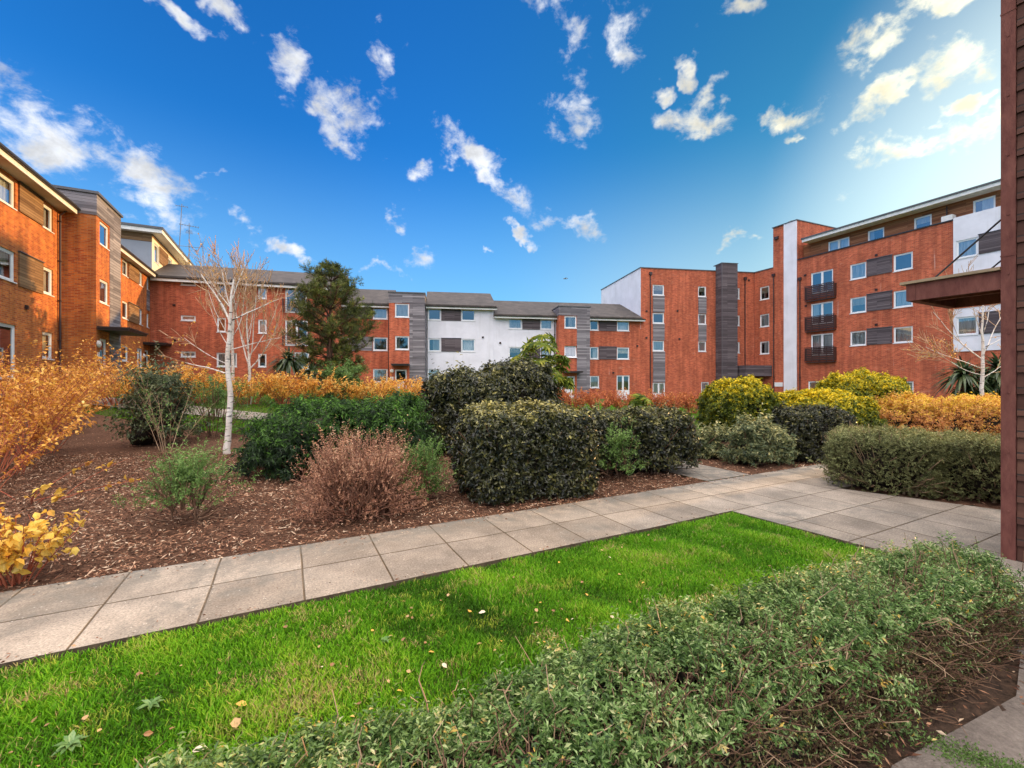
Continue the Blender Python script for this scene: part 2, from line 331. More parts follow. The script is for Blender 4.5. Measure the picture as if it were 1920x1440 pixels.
M['rail'] = mat('brown_railing', m_paint, c=(0.055, 0.026, 0.022), rough=0.5)
M['canopy'] = mat('canopy_board', m_paint, c=(0.03, 0.022, 0.02), rough=0.5, var=0.3)
M['metal'] = mat('aerial_metal', m_paint, c=(0.16, 0.16, 0.17), rough=0.4)
M['lamp'] = mat('lamp_glass', m_paint, c=(0.75, 0.73, 0.68), rough=0.3, var=0.04)
M['paving'] = mat('concrete_paving', m_paving)
M['soil'] = mat('bark_soil', m_soil)
M['earth'] = mat('bare_earth_hedge_shade', m_bark, c1=(0.018, 0.012, 0.008), c2=(0.085, 0.052, 0.034), sc=30.0)  # bare earth, its colour darkened to stand for shade under the near hedge
M['turf'] = mat('turf', m_turf)
M['patio'] = mat('worn_concrete', m_patio)
M['edge'] = mat('stained_slab_edge', m_bark, c1=(0.05, 0.036, 0.024), c2=(0.14, 0.10, 0.07), sc=12.0)
M['clad'] = mat('brown_cladding', m_plank, cols=((0.05, 0.022, 0.015), (0.095, 0.042, 0.03), (0.16, 0.075, 0.05)), ph=0.18)
M['rust'] = mat('rusty_brown_steel', m_bark, c1=(0.12, 0.042, 0.034), c2=(0.21, 0.082, 0.062), sc=14.0)
M['flash_light'] = mat('pale_roof_edge', m_paint, c=(0.36, 0.27, 0.16), rough=0.6, var=0.3)

# ------------------------------------------------------------------ terrain
def tz(x, y):
    x = np.asarray(x, float); y = np.asarray(y, float)
    g = np.interp(x, [-60, -28, -20, -13, -8, -3, 5, 12, 25, 40], [1.7, 1.55, 1.4, 0.95, 0.5, 0.25, 0.0, -0.3, -0.7, -0.8])
    t = np.clip((y - 5.5) / 15.0, 0, 1); return g * t * t * (3 - 2 * t)
def gz(x, y): return float(tz(x, y))
TH = math.atan(0.518); EX, EY = -0.878, 3.26          # path axis and a point of its near edge
def p2w(u, v): return EX + u * math.cos(TH) - v * math.sin(TH), EY + u * math.sin(TH) + v * math.cos(TH)
def w2p(x, y): 
    dx, dy = x - EX, y - EY; return dx * math.cos(TH) + dy * math.sin(TH), -dx * math.sin(TH) + dy * math.cos(TH)

def ground():
    xs = np.concatenate([[-900, -400, -150, -90], np.arange(-60, 61, 1.0), [90, 150, 400, 900]]); ys = np.concatenate([[-600, -200, -60, -20], np.arange(-8, 71, 1.0), [100, 200, 500, 1200]])
    X, Y = np.meshgrid(xs, ys); V = np.stack([X, Y, tz(X, Y) - 0.06], -1).reshape(-1, 3); nx = len(xs); ny = len(ys)
    i = (np.arange(ny - 1)[:, None] * nx + np.arange(nx - 1)[None]).ravel(); F = np.stack([i, i + 1, i + nx + 1, i + nx], 1)
    tag(obj_np('ground', V, F, M['turf'], smooth=True), kind='structure')
ground()
def inpoly(x, y, poly):
    x = np.asarray(x); y = np.asarray(y); r = np.zeros(x.shape, bool); n = len(poly)
    for i in range(n):
        (x0, y0), (x1, y1) = poly[i], poly[(i + 1) % n]
        if y0 == y1: continue
        c = ((y0 > y) != (y1 > y)) & (x < (x1 - x0) * (y - y0) / (y1 - y0) + x0); r ^= c
    return r
BED1 = [p2w(-14, 1.05), p2w(4.88, 1.05), p2w(4.8, 6.5), (-3.0, 12.6), (-7.0, 11.2), (-13.5, 13.6), (-20, 10)]
BED2 = [p2w(5.83, 1.05), p2w(12, 1.05), (13.5, 12.5), p2w(5.7, 5.5)]
BED3 = [p2w(6.2, 0.0), p2w(7.7, -4.0), p2w(14, -4), p2w(14, 0.0)]
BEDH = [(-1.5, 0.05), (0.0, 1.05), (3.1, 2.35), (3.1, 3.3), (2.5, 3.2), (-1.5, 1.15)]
def bed(name, poly, cell, dz=0.0, m='soil'):
    a = np.array(poly); x0, y0 = a.min(0); x1, y1 = a.max(0); xs = np.arange(x0, x1 + cell, cell); ys = np.arange(y0, y1 + cell, cell)
    X, Y = np.meshgrid(xs, ys); rg = np.random.default_rng(3); Z = tz(X, Y) + dz + rg.normal(0, 0.008, X.shape); nx = len(xs)
    i = (np.arange(len(ys) - 1)[:, None] * nx + np.arange(nx - 1)[None]).ravel(); F = np.stack([i, i + 1, i + nx + 1, i + nx], 1)
    V = np.stack([X, Y, Z], -1).reshape(-1, 3); c = V[F].mean(1); F = F[inpoly(c[:, 0], c[:, 1], poly)]
    tag(obj_np(name, V, F, M[m], smooth=True), kind='structure')
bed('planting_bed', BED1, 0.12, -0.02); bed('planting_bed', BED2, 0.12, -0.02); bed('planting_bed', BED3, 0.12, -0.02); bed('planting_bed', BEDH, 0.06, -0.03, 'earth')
def paving():
    b = MB(); b.fixn = True
    def slab(poly, top=0.0, bot=-0.12):
        n = len(poly); b.quad([(p[0], p[1], top) for p in poly])
        for i in range(n):
            p, q = poly[i], poly[(i + 1) % n]; b.quad([(p[0], p[1], bot), (q[0], q[1], bot), (q[0], q[1], top), (p[0], p[1], top)], 1)
    slab([(-16, 0), (3.84, 0), (4.13, -3.4), (7.4, -3.4), (6.13, 0), (14, 0), (14, 1.125), (5.2, 1.125), (4.3, 1.125), (-16, 1.125)])
    o = b.build('path', [M['paving'], M['edge']]); o.location = (EX, EY, 0); o.rotation_euler = (0, 0, TH); tag(o, kind='structure')
    # the side path that leaves between the hedges, following the ground
    V = []; F = []
    for i in range(25):
        t = i * 0.4; c = p2w(4.86 - t * 0.02, 1.135 + t); d = p2w(5.86 - t * 0.02, 1.135 + t)
        for q in (c, d): V.append((q[0], q[1], gz(*q) + 0.004))
        if i: F.append((2 * i - 2, 2 * i - 1, 2 * i + 1, 2 * i))
    o = obj_np('side_path', V, F, M['paving']); tag(o, kind='structure')
    V = []; F = []
    for i in range(30):                                    # the path along the far side of the bed on the left
        x = -22 + i * 0.5; y = 16.2 - (x + 22) * 0.20
        for q in ((x, y), (x + 0.4, y + 1.3)): V.append((q[0], q[1], gz(*q) + 0.03))
        if i: F.append((2 * i - 2, 2 * i, 2 * i + 1, 2 * i - 1))
    o = obj_np('far_path', V, F, M['paving']); tag(o, kind='structure')
    b = MB(); b.box(0.1, 7.5, -4.0, 0.0, -0.2, -0.012)
    V = [(0.2, 0.6), (1.5, 1.72), (2.43, 2.1), (2.8, 2.4), (2.95, 3.2), (3.45, 3.95), (6, 3.95), (6, -4), (0.2, -4)]
    o = obj_np('patio', [(x, y, -0.018) for x, y in V], [tuple(range(len(V)))], M['patio']); tag(o, kind='structure')
paving()

# ------------------------------------------------------------------ buildings
_cache = {}
class Building:
    """local frame: x along the courtyard face, y into the building, z up from the base"""
    def __init__(s, name, label, x, y, dx, dy, base):
        s.base = base; s.root = empty(name, (x, y, base), math.atan2(dy, dx), label, 'apartment building'); s.seed = len(label)
    def wall(s, name, m, x0, x1, z0, z1, y=0.0, depth=9.0, holes=(), skip='', reveal=0.13, label=None):
        """a solid wall volume whose front face has real openings with reveals and a dark room behind"""
        b = MB(); b.fixn = False; B = s.base; z0 -= B; z1 -= B; hs = [(h[0], h[1], h[2] - B, h[3] - B) for h in holes]
        xs = sorted({x0, x1, *[h[0] for h in hs], *[h[1] for h in hs]}); zs = sorted({z0, z1, *[h[2] for h in hs], *[h[3] for h in hs]})
        for xa, xb in zip(xs, xs[1:]):
            for za, zb in zip(zs, zs[1:]):
                cx, cz = (xa + xb) / 2, (za + zb) / 2
                if any(h[0] < cx < h[1] and h[2] < cz < h[3] for h in hs): continue
                b.quad([(xa, y, za), (xb, y, za), (xb, y, zb), (xa, y, zb)])
        for a, c, d, e in hs:
            r = y + reveal; k = y + 1.1
            for m_, ya, yb in ((0, y, r), (1, r, k)):
                b.quad([(a, ya, d), (a, ya, e), (a, yb, e), (a, yb, d)], m_); b.quad([(c, ya, d), (c, yb, d), (c, yb, e), (c, ya, e)], m_)
                b.quad([(a, ya, e), (c, ya, e), (c, yb, e), (a, yb, e)], m_); b.quad([(a, ya, d), (a, yb, d), (c, yb, d), (c, ya, d)], m_)
            b.quad([(a, k, d), (c, k, d), (c, k, e), (a, k, e)], 1)
        b.box(x0, x1, y, y + depth, z0, z1, 0, skip='f' + skip)
        o = b.build(name, [m, M['room']], s.root); 
        if label: o['label'] = label
        return o
    def part(s, name, m, x0, x1, y0, y1, z0, z1, parent=None, label=None):
        o = MB().box(x0, x1, y0, y1, z0 - s.base, z1 - s.base).build(name, m, parent or s.root)
        if label: o['label'] = label
        return o
    def window(s, x0, x1, z0, z1, y=0.0, split=1, cover=None, door=0.0, name='window'):
        """white frame with its panes; door = height of a solid lower panel"""
        w, h = round(x1 - x0, 3), round(z1 - z0, 3); key = (w, h, split, door, name)
        if key not in _cache:
            f = MB(); t = 0.075; g = MB()
            f.box(0, w, 0.0, 0.07, 0, t); f.box(0, w, 0.0, 0.07, h - t, h); f.box(0, t, 0.0, 0.07, t, h - t); f.box(w - t, w, 0.0, 0.07, t, h - t)
            f.box(-0.03, w + 0.03, -0.09, 0.0, -0.04, 0.0)
            lo = t
            if door: f.box(t, w - t, 0.02, 0.06, t, t + door); lo = t + door
            n = split; step = (w - 2 * t) / n
            for i in range(n):
                if i: f.box(t + i * step - t * 0.7, t + i * step + t * 0.7, 0.003, 0.067, lo, h - t)
                # opening sash inside the frame
                a, c = t + i * step + (t * 0.7 if i else 0), t + (i + 1) * step - (t * 0.7 if i < n - 1 else 0); q = 0.035
                f.box(a, a + q, 0.012, 0.06, lo, h - t); f.box(c - q, c, 0.012, 0.06, lo, h - t); f.box(a + q, c - q, 0.012, 0.06, lo, lo + q); f.box(a + q, c - q, 0.012, 0.06, h - t - q, h - t)
            g.quad([(t, 0.04, lo), (w - t, 0.04, lo), (w - t, 0.04, h - t), (t, 0.04, h - t)])
            cu = MB(); nn = 24
            cu_pts = [(t + (w - 2 * t) * i / nn, 0.16 + 0.025 * math.sin(i * 2.1), 0) for i in range(nn + 1)]
            _cache[key] = (f.mesh(name, M['upvc']), g.mesh('pane', M['glass']), w, h, lo, t)
        fm, gm, w, h, lo, t = _cache[key]
        fo = link(bpy.data.objects.new(name, fm), s.root); fo.location = (x0, y + 0.05, z0 - s.base)
        link(bpy.data.objects.new('pane', gm), fo)
        if cover is None and not door and h < 1.6:          # most homes have nets, blinds or half drawn curtains
            cover = ['net', None, 'half', 'net', None, 'side', 'blind'][int(abs(x0 * 7.3 + z0 * 3.1 + s.seed)) % 7]
        if cover:
            c = MB(); kinds = {'net': ('curtain', 0, 1, 0), 'blind': ('blind', 0, 1, 0.5), 'dark': ('curtain_dark', 0, 1, 0), 'side': ('curtain', 0, 0.3, 0), 'half': ('curtain', 0.35, 1, 0), 'drape': ('curtain_dark', 0.72, 1, 0)}
            mk, f0, f1, zf = kinds[cover]; nn = 20; a = t + (w - 2 * t) * f0; e = t + (w - 2 * t) * f1; zl = lo + (h - t - lo) * zf
            for i in range(nn):
                xa, xb = a + (e - a) * i / nn, a + (e - a) * (i + 1) / nn
                ya, yb = 0.15 + 0.03 * math.sin(i * 2.3 + x0), 0.15 + 0.03 * math.sin((i + 1) * 2.3 + x0)
                c.quad([(xa, ya, zl), (xb, yb, zl), (xb, yb, h - t), (xa, ya, h - t)])
            c.build('blind' if cover == 'blind' else 'curtain', M[mk], fo)
        return fo
    def roof(s, x0, x1, eave, ridge, run=5.0, over=0.45, y=0.0, ends=True):
        B = s.base; b = MB(); ze, zr = eave - B, ridge - B; th = 0.16; sl = (zr - ze) / (run + over)
        b.prism([(y - over, ze), (y + run, zr), (y + 2 * run + over, ze), (y + 2 * run + over, ze - th), (y + run, zr - th), (y - over, ze - th)], x0, x1)
        o = b.build('roof', M['tiles'], s.root); return o
    def eaves(s, x0, x1, eave, y=0.0, over=0.45, fh=0.24, ends=''):
        """white fascia board, soffit and dark gutter under the roof edge"""
        B = s.base; z = eave - B - 0.17
        MB().box(x0, x1, y - over, y - over + 0.04, z - fh, z).build('fascia', M['fascia'], s.root)
        MB().box(x0, x1, y - over + 0.04, y - 0.002, z - fh + 0.03, z - fh + 0.06).build('soffit', M['soffit'], s.root)
        g = MB(); pr = [(y - over - 0.003 - 0.06 + 0.06 * math.cos(a), z + 0.02 - 0.07 * math.sin(a)) for a in [math.pi * i / 6 for i in range(7)]]
        g.prism(pr, x0 - 0.02, x1 + 0.02); g.build('gutter', M['gutter'], s.root)
    def pipe(s, x, z0, z1, y=-0.07, hopper=False, elbow=None):
        b = MB(); B = s.base
        pts = [(x, y, z0 - B), (x, y, z1 - B)]
        if elbow: pts += [(x + elbow[0] * 0.4, y + elbow[1] * 0.5, z1 - B + 0.18), (x + elbow[0], y + elbow[1], z1 - B + 0.32)]
        b.tube(pts, 0.045, 8)
        z = z0 + 1.0
        while z < z1: b.box(x - 0.065, x + 0.065, y - 0.05, y + 0.066, z - B, z - B + 0.05); z += 1.8
        if hopper: b.box(x - 0.14, x + 0.14, y - 0.11, y + 0.066, z1 - B + 0.002, z1 - B + 0.26)
        b.build('downpipe', M['pipe'], s.root)
    def canopy(s, x0, x1, z, proj, y=0.0, th=0.16):
        b = MB(); B = s.base; b.box(x0, x1, y - proj, y - 0.002, z - B, z - B + th * 0.55); b.box(x0 - 0.04, x1 + 0.04, y - proj - 0.05, y - 0.004, z - B + th * 0.55 + 0.003, z - B + th)
        b.build('door_canopy', M['canopy'], s.root)
    def lamp(s, x, z, y=0.0, r=0.16):
        b = MB(); b.tube([(x, y - 0.002, z - s.base), (x, y - 0.06, z - s.base)], [r, r], 16); b.tube([(x, y - 0.061, z - s.base), (x, y - 0.11, z - s.base)], [r * 0.86, r * 0.6], 16)
        b.build('wall_lamp', M['lamp'], s.root)
    def vent(s, x, z, y=0.0):
        b = MB(); b.box(x - 0.09, x + 0.09, y - 0.05, y - 0.002, z - s.base, z - s.base + 0.16); 
        for i in range(3): b.box(x - 0.075, x + 0.075, y - 0.075, y - 0.051, z - s.base + 0.02 + i * 0.05, z - s.base + 0.045 + i * 0.05)
        b.build('wall_vent', M['pipe'], s.root)
    def panel(s, x0, x1, z0, z1, m='timber', y=0.0, flash=True):
        s.part('timber_panel', M[m], x0, x1, y - 0.05, y + 0.02, z0, z1)
        if flash: s.part('panel_flashing', M['flash'], x0 - 0.03, x1 + 0.03, y - 0.09, y - 0.003, z1 + 0.003, z1 + 0.035)

# --- left wing, sunlit from across the courtyard
LX, LY, LDX, LDY = -20.0, 18.6, -0.454, 0.891
A = Building('apartment_wing', 'three storey brick wing on the left with upper walls lit orange by the sun', LX, LY, LDX, LDY, 1.3)
rows = [(2.45, 3.6), (5.26, 6.4), (8.06, 9.1)]
hl = [(-3.55, -2.13, 8.06, 9.1), (-0.09, 0.84, 8.06, 9.1), (-3.55, -2.13, 5.26, 6.4), (-0.09, 0.84, 5.26, 6.4), (-0.09, 0.84, 2.45, 3.6), (-4.1, -2.07, 1.6, 3.62),
      (-8.6, -7.4, 8.06, 9.1), (-8.6, -7.4, 5.26, 6.4)]
A.wall('brick_wall', M['brick'], -14, 1.5, 0.2, 9.42, holes=hl)
for i, h in enumerate(hl): A.window(*h, cover=[None, 'half', 'blind', 'net', None, None, 'net', None][i], split=2 if i == 5 else 1, door=0.0)
A.panel(-1.95, -0.13, 8.08, 9.2, 'timber_warm'); A.panel(-1.95, -0.13, 5.17, 6.5, 'timber_warm'); A.panel(-7.3, -5, 8.08, 9.2, 'timber_warm')
hl2 = [(9.81, 10.89, 8.2, 9.2), (13.11, 13.98, 8.2, 9.2), (9.81, 10.89, 5.45, 6.56), (13.11, 13.98, 5.45, 6.56), (15.05, 15.6, 8.25, 9.2), (15.05, 15.6, 5.45, 6.5),
       (9.75, 10.95, 2.75, 3.74), (12.7, 14.0, 1.6, 3.77), (14.55, 15.55, 1.6, 3.75)]
A.wall('brick_wall', M['brick'], 4.78, 15.88, 0.2, 9.42, holes=hl2, depth=8.9)
for i, h in enumerate(hl2): A.window(*h, cover=['net', 'net', 'side', None, 'net', None, None, None, None][i], split=2 if i == 7 else 1, door=0.75 if i == 8 else 0)
A.panel(10.95, 13.05, 8.2, 9.25, 'timber_warm'); A.panel(10.95, 13.05, 5.4, 6.6, 'timber_warm'); A.panel(15.0, 15.65, 6.7, 8.15, 'timber', flash=False)
A.roof(-14.3, 1.5, 9.62, 11.3, run=4.5, over=0.6); A.eaves(-14.3, 1.46, 9.62, over=0.6); A.roof(4.77, 16.3, 9.62, 11.3, run=4.5); A.eaves(4.81, 16.25, 9.62)
# stair tower
ht = [(1.93, 3.11, 8.07, 9.2), (1.93, 3.07, 5.28, 6.42), (1.93, 2.85, 1.5, 3.54)]
A.wall('stair_tower_wall', M['brick'], 1.5, 3.2, 0.2, 9.29, y=-1.25, depth=7.0, holes=ht, skip='r')
for i, h in enumerate(ht): A.window(*h, y=-1.25, door=0.6 if i == 2 else 0, cover=[None, 'dark', None][i])
A.part('timber_cladding', M['timber'], 3.203, 4.77, -1.27, 5.75, 0.2, 9.288, label='grey vertical strip of timber boards beside the stair tower windows')
A.part('timber_cladding', M['timber'], 1.47, 4.77, -1.28, 5.75, 9.293, 10.28, label='band of timber boards round the top of the stair tower')
A.part('roof_cap', M['flash'], 1.40, 4.84, -1.36, 5.8, 10.283, 10.40)
A.canopy(1.55, 4.6, 3.92, 1.15, y=-1.27); A.lamp(1.72, 3.25, y=-1.25, r=0.17)
A.part('notice_board', M['upvc'], 1.56, 1.82, -1.29, -1.253, 2.45, 2.85)
A.canopy(14.1, 16.0, 4.12, 1.3); A.lamp(14.25, 3.3)
A.pipe(1.28, 0.5, 9.0, y=-0.08, elbow=(0, -0.28)); A.pipe(4.92, 0.5, 9.0, y=-0.08, elbow=(0, -0.28)); A.vent(-1.4, 4.35); A.vent(12.1, 4.6)
# storey set on top at the far end of the wing
hu = [(17.0, 18.3, 10.75, 12.2), (21.2, 22.6, 10.75, 12.2)]
A.wall('upper_storey_wall', M['cream'], 16.32, 28.0, 9.5, 12.45, y=-0.02, depth=6.0, holes=hu, skip='l')
A.part('upper_side_wall', M['grey_panel'], 16.28, 16.317, -0.02, 6.0, 9.45, 12.05)
A.part('timber_cladding', M['timber_warm'], 16.26, 16.317, -0.03, 6.0, 12.053, 12.66)
A.part('timber_panel', M['timber_warm'], 18.4, 21.1, -0.07, -0.023, 11.0, 12.3)
for i, h in enumerate(hu): A.window(*h, y=-0.02, cover=[None, 'net'][i])
A.part('timber_cladding', M['timber_warm'], 16.323, 28.0, -0.06, 5.9, 12.453, 12.66)
A.part('upper_fascia', M['fascia'], 15.75, 28.4, -0.75, 6.3, 12.665, 12.95); A.part('upper_roof', M['flash'], 15.68, 28.5, -0.82, 6.4, 12.953, 13.12)

# --- brick block closing the courtyard's left corner
FX, FY, FDX, FDY = -27.3, 32.85, 1.0, 0.3
Fb = Building('apartment_block', 'red brick corner block with narrow slot windows and railed balcony doors behind the birches', FX, FY, FDX, FDY, 1.3)
hf = [(1.97, 2.96, 8.85, 9.27), (1.97, 2.96, 6.12, 6.53), (1.97, 2.96, 3.33, 3.76), (4.38, 5.0, 8.1, 9.15), (4.38, 5.0, 5.33, 6.45), (4.36, 5.76, 2.6, 3.7),
      (7.25, 7.86, 8.1, 9.15), (7.25, 7.86, 5.31, 6.43), (7.25, 7.85, 2.6, 3.68), (9.21, 10.83, 7.1, 9.14), (9.21, 10.9, 4.4, 6.47), (9.88, 11.0, 2.4, 3.86)]
Fb.wall('brick_wall', M['brick_far'], 0.0, 13.4, 0.2, 9.12 + 0.1, holes=hf)
for i, h in enumerate(hf): Fb.window(*h, split=2 if i in (9, 10) else 1, cover=[None, 'net', None, None, 'dark', 'net', 'net', 'net', None, None, 'side', 'net'][i])
Fb.roof(-2.5, 13.7, 9.42, 11.55, run=5.0); Fb.eaves(0.2, 13.7, 9.42)
for z in (7.1, 4.4):
    b = MB()
    for i in range(6): b.tube([(9.05, -0.12, z - 1.3 + 0.05 + i * 0.19), (11.0, -0.12, z - 1.3 + 0.05 + i * 0.19)], 0.018, 6)
    for x in (9.05, 10.02, 11.0): b.box(x - 0.025, x + 0.025, -0.145, -0.003, z - 1.3 - 0.02, z - 1.3 + 1.08)
    b.build('balcony_railing', M['gutter'], Fb.root)
Fb.vent(1.6, 4.5); Fb.vent(1.55, 7.2); Fb.vent(6.6, 4.6); Fb.pipe(12.4, 0.5, 8.9)

# --- middle terrace: brick and timber stair tower / taller white block / lower block
MX, MY, MDX, MDY = -7.6, 39.0, 0.987, 0.161
C = Building('terraced_block', 'red brick terrace section behind the pine with a brick and grey timber stair tower', MX, MY, MDX, MDY, 0.3)
hc = [(-4.66, -3.43, 6.93, 8.08), (-4.66, -3.43, 4.15, 5.33), (-4.66, -3.43, 1.35, 2.55), (-7.3, -6.38, 1.3, 2.5), (-7.9, -6.7, 6.93, 8.08), (-7.9, -6.7, 4.15, 5.33)]
C.wall('brick_wall', M['brick_far'], -10, -3.17, -0.8, 7.95 + 0.1, holes=[(a, b, c, min(d, 8.0)) for a, b, c, d in hc])
for i, h in enumerate(hc): C.window(h[0], h[1], h[2], min(h[3], 8.0), cover=['net', 'drape', 'net', None, None, 'net'][i])
C.panel(-6.6, -4.7, 6.95, 7.98, 'timber_dark', flash=False); C.panel(-6.6, -4.7, 4.15, 5.33, 'timber')
C.roof(-10.2, -3.17, 8.25, 10.45, run=4.6); C.eaves(-10.2, -3.2, 8.25, fh=0.2)
ht = [(-2.67, -1.48, 6.96, 8.14), (-2.65, -1.48, 4.17, 5.35), (-2.67, -1.68, 0.45, 2.46)]
C.wall('stair_tower_wall', M['brick_far'], -3.17, -1.46, -0.8, 8.19, y=-1.2, depth=6.0, holes=ht, skip='r')
for i, h in enumerate(ht): C.window(*h, y=-1.2, door=0.9 if i == 2 else 0)
C.part('timber_cladding', M['timber'], -1.457, -0.16, -1.22, 4.75, -0.8, 8.187); C.part('timber_cladding', M['timber'], -3.19, -0.15, -1.23, 4.75, 8.193, 9.05)
C.part('roof_cap', M['flash'], -3.25, -0.10, -1.3, 4.8, 9.053, 9.14); C.canopy(-2.87, -1.48, 2.78, 0.9, y=-1.22); C.lamp(-2.92, 2.35, y=-1.2); C.pipe(-3.32, -0.3, 7.7, elbow=(0, -0.3))
C.part('notice_board', M['upvc'], -3.05, -2.8, -1.24, -1.203, 1.55, 1.85)
D = Building('terraced_block', 'taller white rendered terrace section under a brown tiled roof right of the first timber tower', MX, MY, MDX, MDY, 0.2)
hd = [(0.08, 1.23, 6.94, 8.0), (3.05, 4.31, 6.94, 8.0), (0.1, 1.2, 4.13, 5.3), (3.05, 4.31, 4.15, 5.3), (0.05, 1.2, 1.4, 2.54), (3.05, 4.31, 1.4, 2.54)]
D.wall('white_wall', M['white'], -0.13, 5.98, -0.8, 8.05, holes=hd)
for i, h in enumerate(hd): D.window(*h, cover=[None, None, 'half', 'net', None, 'net'][i])
for z0, z1 in ((6.92, 7.97), (4.13, 5.33)): D.panel(1.26, 3.02, z0, z1, 'timber_dark', flash=z1 < 6)
D.roof(-0.14, 6.2, 8.3, 10.42, run=4.6); D.eaves(-0.1, 6.25, 8.3, fh=0.2); D.pipe(0.0, -0.3, 7.8, elbow=(0, -0.3)); D.vent(5.0, 5.4)
G = Building('terraced_block', 'lower terrace section, half white and half red brick, with the second timber stair tower', MX, MY, MDX, MDY, -0.4)
hg = [(7.37, 8.64, 6.29, 7.3), (10.4, 11.55, 6.3, 7.3), (7.4, 8.62, 3.55, 4.63), (10.4, 11.55, 3.6, 4.63)]
G.wall('white_wall', M['white'], 5.985, 11.9, -1.4, 7.36, y=0.03, holes=hg)
for i, h in enumerate(hg): G.window(*h, y=0.03, cover=['net', 'net', None, None][i])
for z0, z1 in ((6.27, 7.3), (3.55, 4.66)): G.panel(8.68, 10.36, z0, z1, 'timber_dark', y=0.03, flash=z1 < 6)
hg2 = [(15.2, 16.08, 6.3, 7.3), (17.92, 19.18, 6.3, 7.3), (15.2, 16.08, 3.57, 4.73), (17.92, 19.18, 3.57, 4.72), (15.2, 16.14, 0.82, 1.97), (17.9, 19.22, -0.3, 2.03)]
G.wall('brick_wall', M['brick_far'], 14.88, 20.34, -1.4, 7.36, holes=hg2)
for i, h in enumerate(hg2): G.window(*h, cover=[None, None, 'half', 'blind', 'net', None][i], split=2 if i == 5 else 1, door=0.8 if i == 5 else 0)
for z0, z1 in ((6.27, 7.3), (3.55, 4.76)): G.panel(16.12, 17.88, z0, z1, 'timber_dark', flash=z1 < 6)
ht = [(12.42, 13.57, 6.34, 7.46), (12.42, 13.58, 3.62, 4.72), (12.45, 13.4, -0.15, 1.91)]
G.wall('stair_tower_wall', M['brick_far'], 11.9, 13.6, -1.4, 7.5, y=-1.0, depth=6.0, holes=ht, skip='r')
for i, h in enumerate(ht):
    w = G.window(*h, y=-1.0, door=0.75 if i == 2 else 0)
    if i == 1: w.rotation_euler = (R(-9), 0, 0); w.location.y -= 0.06; w.location.z += 0.02
G.part('timber_cladding', M['timber'], 13.603, 14.86, -1.02, 4.95, -1.4, 7.497); G.part('timber_cladding', M['timber'], 11.88, 14.87, -1.03, 4.95, 7.503, 8.3)
G.part('roof_cap', M['flash'], 11.82, 14.93, -1.1, 5.0, 8.303, 8.39); G.canopy(12.25, 13.85, 2.22, 0.95, y=-1.02); G.lamp(12.15, 1.65, y=-1.0)
G.part('notice_board', M['upvc'], 12.02, 12.3, -1.04, -1.003, 0.7, 1.3)
G.roof(6.0, 20.32, 7.58, 9.78, run=4.9); G.eaves(6.02, 11.88, 7.58, fh=0.2); G.eaves(14.9, 20.6, 7.58, fh=0.2); G.pipe(11.75, -0.6, 7.1, elbow=(0, -0.3)); G.vent(6.6, 4.9); G.vent(20.0, 4.8); G.vent(17.55, 2.2)

# --- four storey brick block with the dark timber shaft
K = Building('apartment_block', 'four storey red brick block with white side wall and dark timber shaft', MX, MY, MDX, MDY, -0.9)
hk = []
for a, c in ((21.6, 22.8), (26.42, 27.3)):
    for z0, z1 in ((9.85, 10.88), (7.1, 8.14), (4.4, 5.42)): hk.append((a, c, z0, z1))
hk += [(21.6, 22.9, -0.62, 1.32), (26.75, 27.6, 0.3, 1.38)]
for z0, z1 in ((9.75, 10.85), (7.05, 8.1), (4.3, 5.4)): hk.append((30.2, 31.0, z0, z1))
K.wall('brick_wall', M['brick_far'], 20.36, 32.65, -1.6, 12.45, holes=hk, depth=10.5, skip='l')
for i, h in enumerate(hk): K.window(*h, cover=[None, 'dark', None, None, 'net', None, 'net', None, None, None, None][i], split=2 if i == 6 else 1, door=0.8 if i == 6 else 0)
for a, c in ((21.62, 22.82), (26.44, 27.3)):
    for z0, z1 in ((8.18, 9.8), (5.46, 7.05)): K.panel(a, c, z0, z1, 'timber', flash=False)
K.panel(21.62, 22.88, 1.36, 4.36, 'timber', flash=False)
K.part('white_side_wall', M['white'], 20.335, 20.357, 0.0, 10.5, 6.5, 12.45)
K.part('parapet_coping', M['flash'], 20.28, 32.62, -0.06, 10.56, 12.453, 12.53)
K.part('timber_shaft', M['timber_dark'], 28.32, 30.02, -1.0, -0.003, -1.6, 13.0); K.part('shaft_cap', M['flash'], 28.27, 30.07, -1.05, 0.3, 13.003, 13.06)
K.part('corner_trim', M['flash'], 28.28, 28.34, -1.04, -1.003, -1.6, 12.99)
K.pipe(21.34, -1.0, 11.8, hopper=True); K.pipe(31.55, 3.0, 11.7, hopper=True); K.part('entrance_canopy', M['timber_dark'], 30.2, 34.3, -1.9, -0.003, 1.95, 3.0)
for x, z in ((20.95, 8.2), (20.95, 5.6), (24.2, 8.3), (24.4, 5.55), (32.0, 11.6)): K.vent(x, z)

